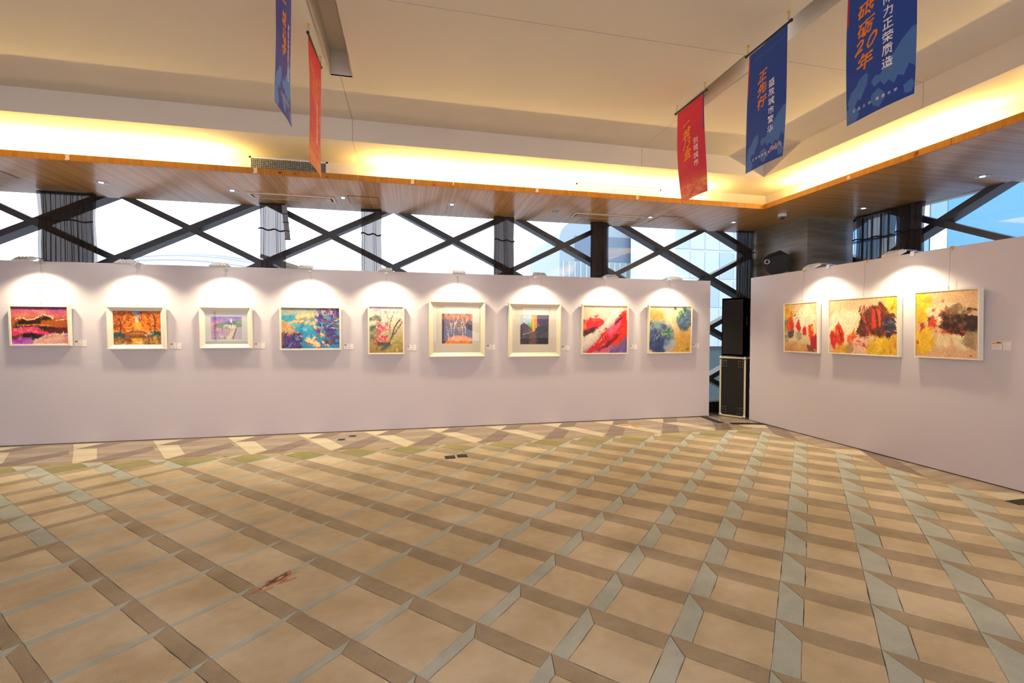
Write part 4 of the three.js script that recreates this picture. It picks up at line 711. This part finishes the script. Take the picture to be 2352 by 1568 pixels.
function painting(label, wall, u, y, w, h, key, prof, opts = {}) {
  const right = wall === 'right', t = thing('framed_painting', label, 'painting', right ? [PX - 0.012, y, u] : [u, y, PZ + 0.012], right ? -Math.PI / 2 : 0);
  t.rotation.order = 'YXZ'; t.rotation.x = opts.tilt ?? 0.025;
  mesh('frame', ring(w, h, prof), opts.cream ? M.frameCream : M.frameWhite, t);
  mesh('backing_board', box(-w / 2 + 0.004, w / 2 - 0.004, -h / 2 + 0.004, h / 2 - 0.004, 0, 0.008), M.mat, t);
  const inset = prof[prof.length - 1][0], iw = w - 2 * inset, ih = h - 2 * inset, z = opts.z ?? 0.034;
  if (opts.mat) {
    const [mx, my, dy] = opts.mat, pw = iw - 2 * mx, ph = ih - 2 * my, zz = 0.014;
    mesh('mount', [box(-iw / 2, iw / 2, ph / 2 + dy, ih / 2, zz, zz + 0.003), box(-iw / 2, iw / 2, -ih / 2, -ph / 2 + dy, zz, zz + 0.003), box(-iw / 2, -pw / 2, -ph / 2 + dy, ph / 2 + dy, zz, zz + 0.003), box(pw / 2, iw / 2, -ph / 2 + dy, ph / 2 + dy, zz, zz + 0.003)], opts.grey ? M.matGrey : M.mat, t);
    mesh('picture', new THREE.PlaneGeometry(pw, ph).translate(0, dy, zz + 0.001), art[key], t);
    mesh('glazing', metreUV(new THREE.PlaneGeometry(iw, ih).translate(0, 0, 0.024)), M.pictureGlass, t);
  } else mesh('picture', new THREE.PlaneGeometry(iw, ih).translate(0, 0, opts.z ?? 0.04), art[key], t);
  for (const x of opts.hooks ?? [0]) {
    const zt = -0.002; // wire from the frame up to the top of the display wall
    mesh('hanging_wire', tube([[x, h / 2 + 0.005, 0.012], [x + 0.002, (h / 2 + (PH - y)) / 2, 0.004 - 0.025 * ((PH - y + h / 2) / 2 - h / 2)], [x, PH - y - 0.004, -0.012 - 0.024 * (PH - y) + 0.02]], 0.0016, 10, 5), M.wire, t);
    mesh('wire_grip', [cyl(0.005, 0.04, x, h / 2 + 0.022, 0.011, 'y', 8)], M.brass, t);
  }
  return t;
}
const pics = [
  ['white-framed painting of pink and crimson hills under a violet sky', 'left', -4.681, 1.565, 0.655, 0.525, 'hills', THIN],
  ['wide-framed painting of a small bridge among orange autumn trees', 'left', -3.602, 1.539, 0.678, 0.576, 'bridge', WIDE, { z: 0.02 }],
  ['mounted and glazed painting of a lilac harbour village with a grey mount', 'left', -2.522, 1.546, 0.657, 0.58, 'village', WIDE, { mat: [0.072, 0.07, -0.005], grey: 1 }],
  ['painting of a turquoise rocky cove with purple flowers in a thin pale frame', 'left', -1.419, 1.541, 0.827, 0.63, 'cove', THIN],
  ['upright painting of a pink-red flowering bush beneath blossom trees', 'left', -0.365, 1.521, 0.529, 0.731, 'blossom', THIN],
  ['square mounted painting of white birches in an orange wood behind glass', 'left', 0.696, 1.535, 0.87, 0.862, 'birch', DOUBLE, { mat: [0.13, 0.13, 0.008], cream: 1 }],
  ['square mounted painting of a golden night street behind reflecting glass', 'left', 1.936, 1.523, 0.87, 0.86, 'street', DOUBLE, { mat: [0.13, 0.125, 0.008], cream: 1, hooks: [-0.11, 0.11], tilt: 0.03 }],
  ['square abstract painting of sweeping red and magenta strokes on beige', 'left', 3.146, 1.538, 0.829, 0.823, 'redflow', THIN, { cream: 1 }],
  ['square abstract painting of blue and green clouds over ochre', 'left', 4.344, 1.542, 0.833, 0.828, 'blueflow', THIN, { cream: 1 }],
  ['narrow upright abstract canvas with red spikes on cream', 'right', -5.588, 1.57, 0.594, 0.729, 'trio1', FLOATER, { z: 0.055 }],
  ['wide abstract canvas with a dark red cliff and yellow ground', 'right', -4.667, 1.58, 0.911, 0.726, 'trio2', FLOATER, { z: 0.055 }],
  ['abstract canvas with a dark brown mass between yellow and peach', 'right', -3.738, 1.592, 0.6, 0.728, 'trio3', FLOATER, { z: 0.055 }],
];
for (const p of pics) painting(...p);

// ---------- picture lights clipped to the top of the display walls ----------
function pictureLight(label, pos, turn, roll = 0) { // local +z points away from the wall
  const t = thing('picture_light', label, 'light', pos, turn, 'clip-on picture lights');
  const head = new THREE.Group(); head.name = 'head'; head.position.set(0, -0.025, 0.27); head.rotation.set(0.42, 0, roll); t.add(head);
  mesh('housing', [rbox(0.19, 0.022, 0.12, 0.005, 0, 0.012, 0), ...[-0.07, -0.035, 0, 0.035, 0.07].map((x) => box(x - 0.004, x + 0.004, 0.022, 0.034, -0.05, 0.05))], M.whitePlastic, head);
  mesh('bezel', [box(-0.095, 0.095, -0.006, 0.002, -0.06, -0.05), box(-0.095, 0.095, -0.006, 0.002, 0.05, 0.06), box(-0.095, -0.085, -0.006, 0.002, -0.05, 0.05), box(0.085, 0.095, -0.006, 0.002, -0.05, 0.05)], M.whitePlastic, head);
  mesh('lens', box(-0.085, 0.085, -0.002, 0.001, -0.05, 0.05), M.lampGlow, head);
  mesh('arm', [tube([[0, 0.03, -0.05], [0, 0.032, 0.06], [0, 0.024, 0.2], [0, 0, 0.262]], 0.006, 16, 6)], M.steel, t);
  mesh('clip', [rbox(0.045, 0.012, 0.116, 0.003, 0, 0.016, -0.05), rbox(0.045, 0.05, 0.008, 0.002, 0, -0.012, 0.006)], M.steel, t);
  const l = new THREE.SpotLight(new THREE.Color(1, 0.82, 0.52), PICTURE, 0, 1.13, 0.4, 2);
  l.name = 'picture_beam'; l.position.set(0, -0.043, 0.27); l.target.position.set(0, -1.04, 0.17); l.castShadow = true; l.shadow.radius = 2.2; t.add(l, l.target);
}
const short = ['the pink hills painting', 'the autumn bridge painting', 'the lilac village painting', 'the rocky cove painting', 'the flowering bush painting', 'the white birches painting', 'the night street painting', 'the red abstract painting', 'the blue cloud abstract'];
[-4.681, -3.602, -2.522, -1.43, -0.365, 0.696, 1.95, 3.15, 4.3].forEach((x, i) => pictureLight('small white LED flood clipped above ' + short[i], [x, PH, PZ], 0, [0.03, -0.02, 0.02, -0.03, 0, 0.02, -0.02, 0.03, 0.01][i]));
pictureLight('small white LED flood clipped between the narrow canvas and the red cliff canvas', [PX, PH + 0.01, -5.206], -Math.PI / 2, 0.02);
pictureLight('small white LED flood clipped between the red cliff canvas and the brown mass canvas', [PX, PH + 0.01, -4.124], -Math.PI / 2, -0.02);
for (const z of [-5.588, -4.667, -3.738]) {
  const where = { '-5.588': 'the narrow red-spiked canvas', '-4.667': 'the wide red cliff canvas', '-3.738': 'the brown mass canvas' }[z];
  const t = thing('wall_hook', 'small yellow hook over the top edge above ' + where, 'hook', [PX, PH + 0.01, z], -Math.PI / 2, 'yellow hooks on the shorter wall');
  mesh('hook', [box(-0.012, 0.012, 0.001, 0.006, -0.05, 0.008), box(-0.012, 0.012, -0.03, 0.006, 0.0015, 0.008)], M.yellowHook, t);
}

// ---------- caption cards ----------
const lines = (n, seedBase) => canvas(128, 96, (c) => { c.fillStyle = '#ebe7e6'; c.fillRect(0, 0, 128, 96); c.fillStyle = '#8f8680'; for (let i = 0; i < n; i++) { let x = 10; while (x < 108) { const l = 4 + ((x * 7 + i * 13 + seedBase) % 9); c.fillRect(x, 12 + i * 13, l, 3); x += l + 4; } } });
const cardText = std({ map: lines(5, 3), roughness: 0.8 }), priceText = std({ map: lines(2, 9), roughness: 0.8 });
const keys = ['hills', 'bridge', 'village', 'cove', 'blossom', 'birch', 'street', 'redflow', 'blueflow'];
[[-4.336, 1.375], [-3.23, 1.336], [-2.175, 1.332], [-0.973, 1.316], [-0.063, 1.292], [1.163, 1.294], [2.405, 1.275], [3.613, 1.284], [4.805, 1.302]].forEach(([x, y], i) => {
  const a = thing('caption_card', 'small white caption card with a thumbnail beside ' + short[i], 'card', [x, y, PZ], 0, 'caption cards');
  mesh('card', box(0, 0.078, -0.08, 0, 0.0005, 0.003), M.card, a);
  mesh('thumbnail', new THREE.PlaneGeometry(0.03, 0.026).translate(0.02, -0.018, 0.0035), art[keys[i]], a);
  mesh('text', new THREE.PlaneGeometry(0.07, 0.04).translate(0.039, -0.056, 0.0034), cardText, a);
  const b = thing('price_card', 'small white price card beside ' + short[i], 'card', [x + 0.084, y, PZ], 0, 'price cards');
  mesh('card', box(0, 0.052, -0.085, 0, 0.0005, 0.003), M.card, b);
  mesh('text', new THREE.PlaneGeometry(0.044, 0.03).translate(0.026, -0.02, 0.0034), priceText, b);
});
{
  const a = thing('caption_card', 'white caption card with a long thumbnail beside the brown mass canvas', 'card', [PX, 1.422, -3.375], -Math.PI / 2, 'caption cards');
  mesh('card', box(0, 0.08, -0.085, 0, 0.0005, 0.003), M.card, a);
  mesh('thumbnail', new THREE.PlaneGeometry(0.07, 0.022).translate(0.04, -0.016, 0.0035), art.trio2, a);
  mesh('text', new THREE.PlaneGeometry(0.07, 0.04).translate(0.04, -0.056, 0.0034), cardText, a);
  const b = thing('price_card', 'white price card beside the brown mass canvas', 'card', [PX, 1.422, -3.285], -Math.PI / 2, 'price cards');
  mesh('card', box(0, 0.062, -0.09, 0, 0.0005, 0.003), M.card, b);
  mesh('text', new THREE.PlaneGeometry(0.05, 0.03).translate(0.03, -0.02, 0.0034), priceText, b);
}

// ---------- loudspeakers and flight case in the corner ----------
{
  const turn = Math.atan2(-0.374, 0.222); // front edge runs from the window towards the room
  const ang = -Math.atan2(0.374, 0.222) ; // local +x along that edge
  const t = thing('flight_case', 'tall black flight case with aluminium edges standing between the display walls', 'case', [5.363, 0.006, -7.128], ang);
  const w = 0.44, h = 1.06, d = 0.42, e = 0.028, y0 = 0.012;
  mesh('body', box(0.008, w - 0.008, y0, h - 0.008, -d + 0.008, -0.008), M.blackCloth, t);
  for (const x of [0, w - e]) mesh('edge_trim', box(x, x + e, y0 + 0.02, h - 0.02, -0.012, 0), M.aluminium, t);
  for (const y of [y0, h - e]) mesh('edge_trim', box(0.02, w - 0.02, y, y + e, -0.0125, 0.0005), M.aluminium, t);
  mesh('edge_trim', [box(w - 0.012, w, y0, h, -d, -d + e), box(w - 0.0125, w + 0.0005, h - e, h, -d, -0.01)], M.aluminium, t);
  for (const x of [0.02, w - 0.02]) for (const y of [y0 + 0.02, h - 0.02]) mesh('ball_corner', sphere(0.033, x, y, -0.014, 14), M.steel, t);
  for (const x of [0.085, w - 0.085]) for (const y of [0.13, h - 0.12]) {
    const cst = mesh('caster_plate', rbox(0.09, 0.12, 0.006, 0.003, x, y, 0.0005), M.castIron, t);
    const rivets = []; for (const dx of [-0.036, 0, 0.036]) for (const dy of [-0.05, 0.05]) rivets.push(sphere(0.0055, x + dx, y + dy, 0.005, 8));
    rivets.push(sphere(0.0055, x - 0.036, y, 0.005, 8), sphere(0.0055, x + 0.036, y, 0.005, 8));
    mesh('rivet', rivets, M.steel, cst);
    mesh('dish', metreUV(new THREE.TorusGeometry(0.024, 0.007, 8, 18).translate(x, y - 0.012, 0.004)), M.castIron, cst);
  }
  mesh('latch', [rbox(0.006, 0.1, 0.06, 0.002, w + 0.002, 0.45, -0.2), rbox(0.006, 0.1, 0.06, 0.002, w + 0.002, 0.75, -0.2)], M.steel, t);
  const s = thing('loudspeaker', 'tall black loudspeaker cabinet standing on the flight case', 'loudspeaker', [5.363, 1.082, -7.128], ang);
  const cw = 0.36, ch = 1.0, g = new THREE.Shape([[0.03, 0], [0.03 + cw, 0], [0.03 + cw - 0.05, -0.38], [0.08, -0.38]].map((p) => new THREE.Vector2(...p)));
  mesh('cabinet', metreUV(new THREE.ExtrudeGeometry(g, { depth: ch, bevelEnabled: true, bevelSize: 0.006, bevelThickness: 0.006, bevelSegments: 2 }).rotateX(-Math.PI / 2).scale(1, 1, -1).translate(0, 0.006, -0.02)).scale(1, 1, 1), M.black, s);
  mesh('grille', rbox(cw - 0.02, ch - 0.05, 0.008, 0.003, 0.03 + cw / 2, ch / 2 + 0.005, -0.012), M.blackCloth, s);
  mesh('side_handle', rbox(0.012, 0.16, 0.09, 0.004, 0.03 + cw - 0.02, 0.62, -0.2), M.castIron, s);
  // loudspeaker on the column
  const b = thing('wall_loudspeaker', 'small black loudspeaker on a bracket high on the stone column', 'loudspeaker', [6.29, 2.62, -6.72]);
  mesh('wall_plate', rbox(0.012, 0.1, 0.08, 0.003, -0.006, 0.06, 0.02), M.castIron, b);
  mesh('bracket', [tube([[-0.006, 0.06, 0.02], [-0.07, 0.08, 0.01], [-0.11, 0.03, 0]], 0.012, 10, 8)], M.castIron, b);
  const hd = new THREE.Group(); hd.name = 'head'; hd.position.set(-0.2, 0.06, 0.06); hd.rotation.set(0.0, -0.735, 0); b.add(hd);
  const hull = [[-0.063, 0.096, 0.1], [0.05, 0.2, 0.08], [0.11, 0.13, 0.1], [0.185, 0.11, 0.08], [0.23, -0.055, 0.06], [0.167, -0.16, 0.08], [-0.05, -0.226, 0.08], [-0.16, -0.13, 0.1], [-0.22, 0.03, 0.1], [-0.235, 0.06, -0.04], [-0.13, 0.17, -0.1], [0.05, 0.21, -0.1], [0.18, 0.1, -0.12], [0.18, -0.1, -0.12], [0, -0.2, -0.1], [-0.12, -0.1, -0.1]];
  mesh('cabinet', metreUV(new ConvexGeometry(hull.map((p) => new THREE.Vector3(...p)))), M.black, hd);
  mesh('tweeter_horn', metreUV(new THREE.TorusGeometry(0.034, 0.01, 8, 20).rotateY(-0.1).translate(-0.14, 0.015, 0.104)), M.steel, hd);
}

// ---------- floor outlets ----------
for (const [x, z, m, where] of [[-0.94, -6.59, 'steel', 'steel floor outlet cover in the stone border, nearer the carpet of the two'], [-0.82, -6.78, 'steel', 'steel floor outlet cover in the stone border, nearer the display wall of the two'], [0.445, -5.4, 'castIron', 'dark floor outlet cover in the carpet, farther from the side wall than its twin'], [0.59, -5.43, 'castIron', 'dark floor outlet cover in the carpet, nearer the side wall than its twin'], [3.33, -6.73, 'brass', 'brass floor outlet cover in the stone border near the red abstract, nearer the wall'], [3.47, -6.58, 'brass', 'brass floor outlet cover in the stone border near the red abstract, nearer the carpet']]) {
  const onCarpet = z > CZ, t = thing('floor_outlet', where, 'outlet', [x, onCarpet ? 0.012 : 0.006, z], 0, 'floor outlet covers');
  mesh('plate', rbox(0.12, 0.006, 0.12, 0.002, 0, 0.003, 0), M[m], t);
  mesh('lid', rbox(0.09, 0.004, 0.086, 0.001, 0, 0.0065, 0), m === 'brass' ? M.brass : M.castIron, t);
}

// ---------- outside ----------
{
  const pave = std({ color: 0x8a8f92, roughness: 0.9 });
  mesh('pavement', box(-90, 90, -1.2, -0.5, -120, FZ - 0.6), pave).userData = { kind: 'structure', label: 'grey paved forecourt outside the glazed walls', category: 'ground' };
  mesh('pavement', box(RX + 0.8, 90, -1.2, -0.5, FZ - 0.6, 60), pave).userData = { kind: 'structure', label: 'grey paved strip outside the side window', category: 'ground' };
  const grey = std({ color: 0x8ea2ab, roughness: 0.6 }), dark = std({ color: 0x66798c, roughness: 0.3 }), rib = std({ color: 0xa3b4b9, roughness: 0.6 });
  const t = thing('rounded_tower', 'grey ribbed building with a rounded corner seen behind the brown curtain', 'building', [5.65, -0.5, -30]);
  const sh = new THREE.Shape(); sh.moveTo(4.3, 0); sh.lineTo(4.3, 8.4); sh.quadraticCurveTo(4.4, 9.4, 5.6, 9.7); sh.lineTo(12.2, 12); sh.lineTo(12.2, 0); sh.closePath();
  mesh('block', metreUV(new THREE.ExtrudeGeometry(sh, { depth: 8, bevelEnabled: false }).translate(0, 0, -8)), grey, t);
  mesh('window_band', box(5.4, 12.2, 6.9, 8.6, 0, 0.05), dark, t);
  for (let x = 4.5; x < 12.2; x += 0.42) mesh('rib', box(x, x + 0.1, 0, 6.8, 0, 0.12), rib, t);
  for (let x = 6.4; x < 11; x += 0.84) mesh('small_window', box(x, x + 0.3, 3.0, 3.8, 0, 0.03), dark, t);
  const gw = std({ color: 0xc6d6e2, roughness: 0.25 }), gm = std({ color: 0xd8e0e6, roughness: 0.5 }), sp = std({ color: 0xb4c7d8, roughness: 0.3 });
  const g = thing('glass_building', 'pale glass office building seen beside the stone column', 'building', [15, -0.5, -24]);
  mesh('core', box(0, 6.9, 0, 14, -5.5, -0.06), gm, g);
  for (let i = 0; i < 7; i++) for (let j = 0; j < 8; j++) mesh('facade_panel', box(i * 0.98 + 0.03, i * 0.98 + 0.95, j * 1.7 + 0.05, j * 1.7 + 1.62, -0.06, (i + j) % 5 ? 0 : 0.02), (i * 3 + j) % 4 ? gw : sp, g);
  const blue = std({ color: 0x4a8ccc, roughness: 0.22 }), blue2 = std({ color: 0x5494d0, roughness: 0.22 }), pale = std({ color: 0x6f9cba, roughness: 0.3 });
  const bl = thing('blue_building', 'tall blue glass building filling the side window', 'building', [22.2, -0.5, -23.4]);
  mesh('core', box(0.1, 8, 0, 16.5, 0, 33.6), std({ color: 0x27507e, roughness: 0.5 }), bl);
  for (let i = 0; i < 12; i++) for (let j = 0; j < 5; j++) {
    if (i < 3) for (let k = 0; k < 4; k++) mesh('facade_panel', box(0, 0.1, j * 3.3 + 0.03, j * 3.3 + 3.2, (i + k / 4) * 2.8 + 0.04, (i + (k + 1) / 4) * 2.8 - 0.02), (i + j + k) % 3 ? pale : gw, bl);
    else mesh('facade_panel', box(0, 0.1, j * 3.3 + 0.001, j * 3.3 + 3.299, i * 2.8 + 0.001, i * 2.8 + 2.799), (i * 5 + j * 3) % 7 < 5 ? blue : blue2, bl);
  }
  const par = thing('parapet', 'low teal-grey parapet with a dark rail outside the gap between the display walls', 'wall', [7, -0.5, -10.2]);
  mesh('wall_face', box(-4, 6, 0, 1.55, -0.2, 0), std({ color: 0x4f6264, roughness: 0.35 }), par);
  mesh('rail', box(-4, 6, 1.55, 1.63, -0.22, 0.02), M.mullion, par);
  // low shell roof with curved ribs, pale against the bright sky
  const shellMat = std({ color: 0xd9dbe4, roughness: 0.8, side: THREE.DoubleSide }), ribMat = std({ color: 0x9aa0b8, roughness: 0.8 });
  const d = thing('shell_roof', 'pale shell roof with sweeping curved ribs far outside behind the autumn bridge painting', 'building', [-18, -0.5, -46]);
  const dome = (x, y) => 8.6 * Math.sqrt(Math.max(0, 1 - Math.pow(x / 15, 2) - Math.pow(y / 10, 2)));
  const sg = new THREE.SphereGeometry(1, 40, 14, 0, 6.2832, 0, Math.PI / 2).scale(15, 8.6, 10);
  mesh('shell', metreUV(sg), shellMat, d);
  for (let k = -5; k <= 5; k++) { const pts = []; for (let i = 0; i <= 16; i++) { const x = -13 + (26 * i) / 16, z = k * 1.5 + 1.8 * Math.sin(i / 5), y = dome(x, z); if (y > 0.3) pts.push([x, y + 0.05, z]); } if (pts.length > 3) mesh('roof_rib', tube(pts, 0.11, 30, 5), ribMat, d); }
  const e = thing('canopy_roof', 'small beige canopy roof just outside the window', 'canopy', [-3.3, -0.5, -15]), beige = std({ color: 0x6e6250, roughness: 0.8 });
  mesh('roof', metreUV(new THREE.BoxGeometry(1.7, 0.09, 2).rotateZ(-0.3).translate(0, 3.85, 0)), beige, e);
  mesh('post', [cyl(0.05, 3.85, -0.5, 1.92, 0), cyl(0.05, 3.6, 0.5, 1.8, 0)], beige, e);
}

scene.traverse((o) => { if (o.isMesh) o.castShadow = o.receiveShadow = true; });
renderer.render(scene, camera);
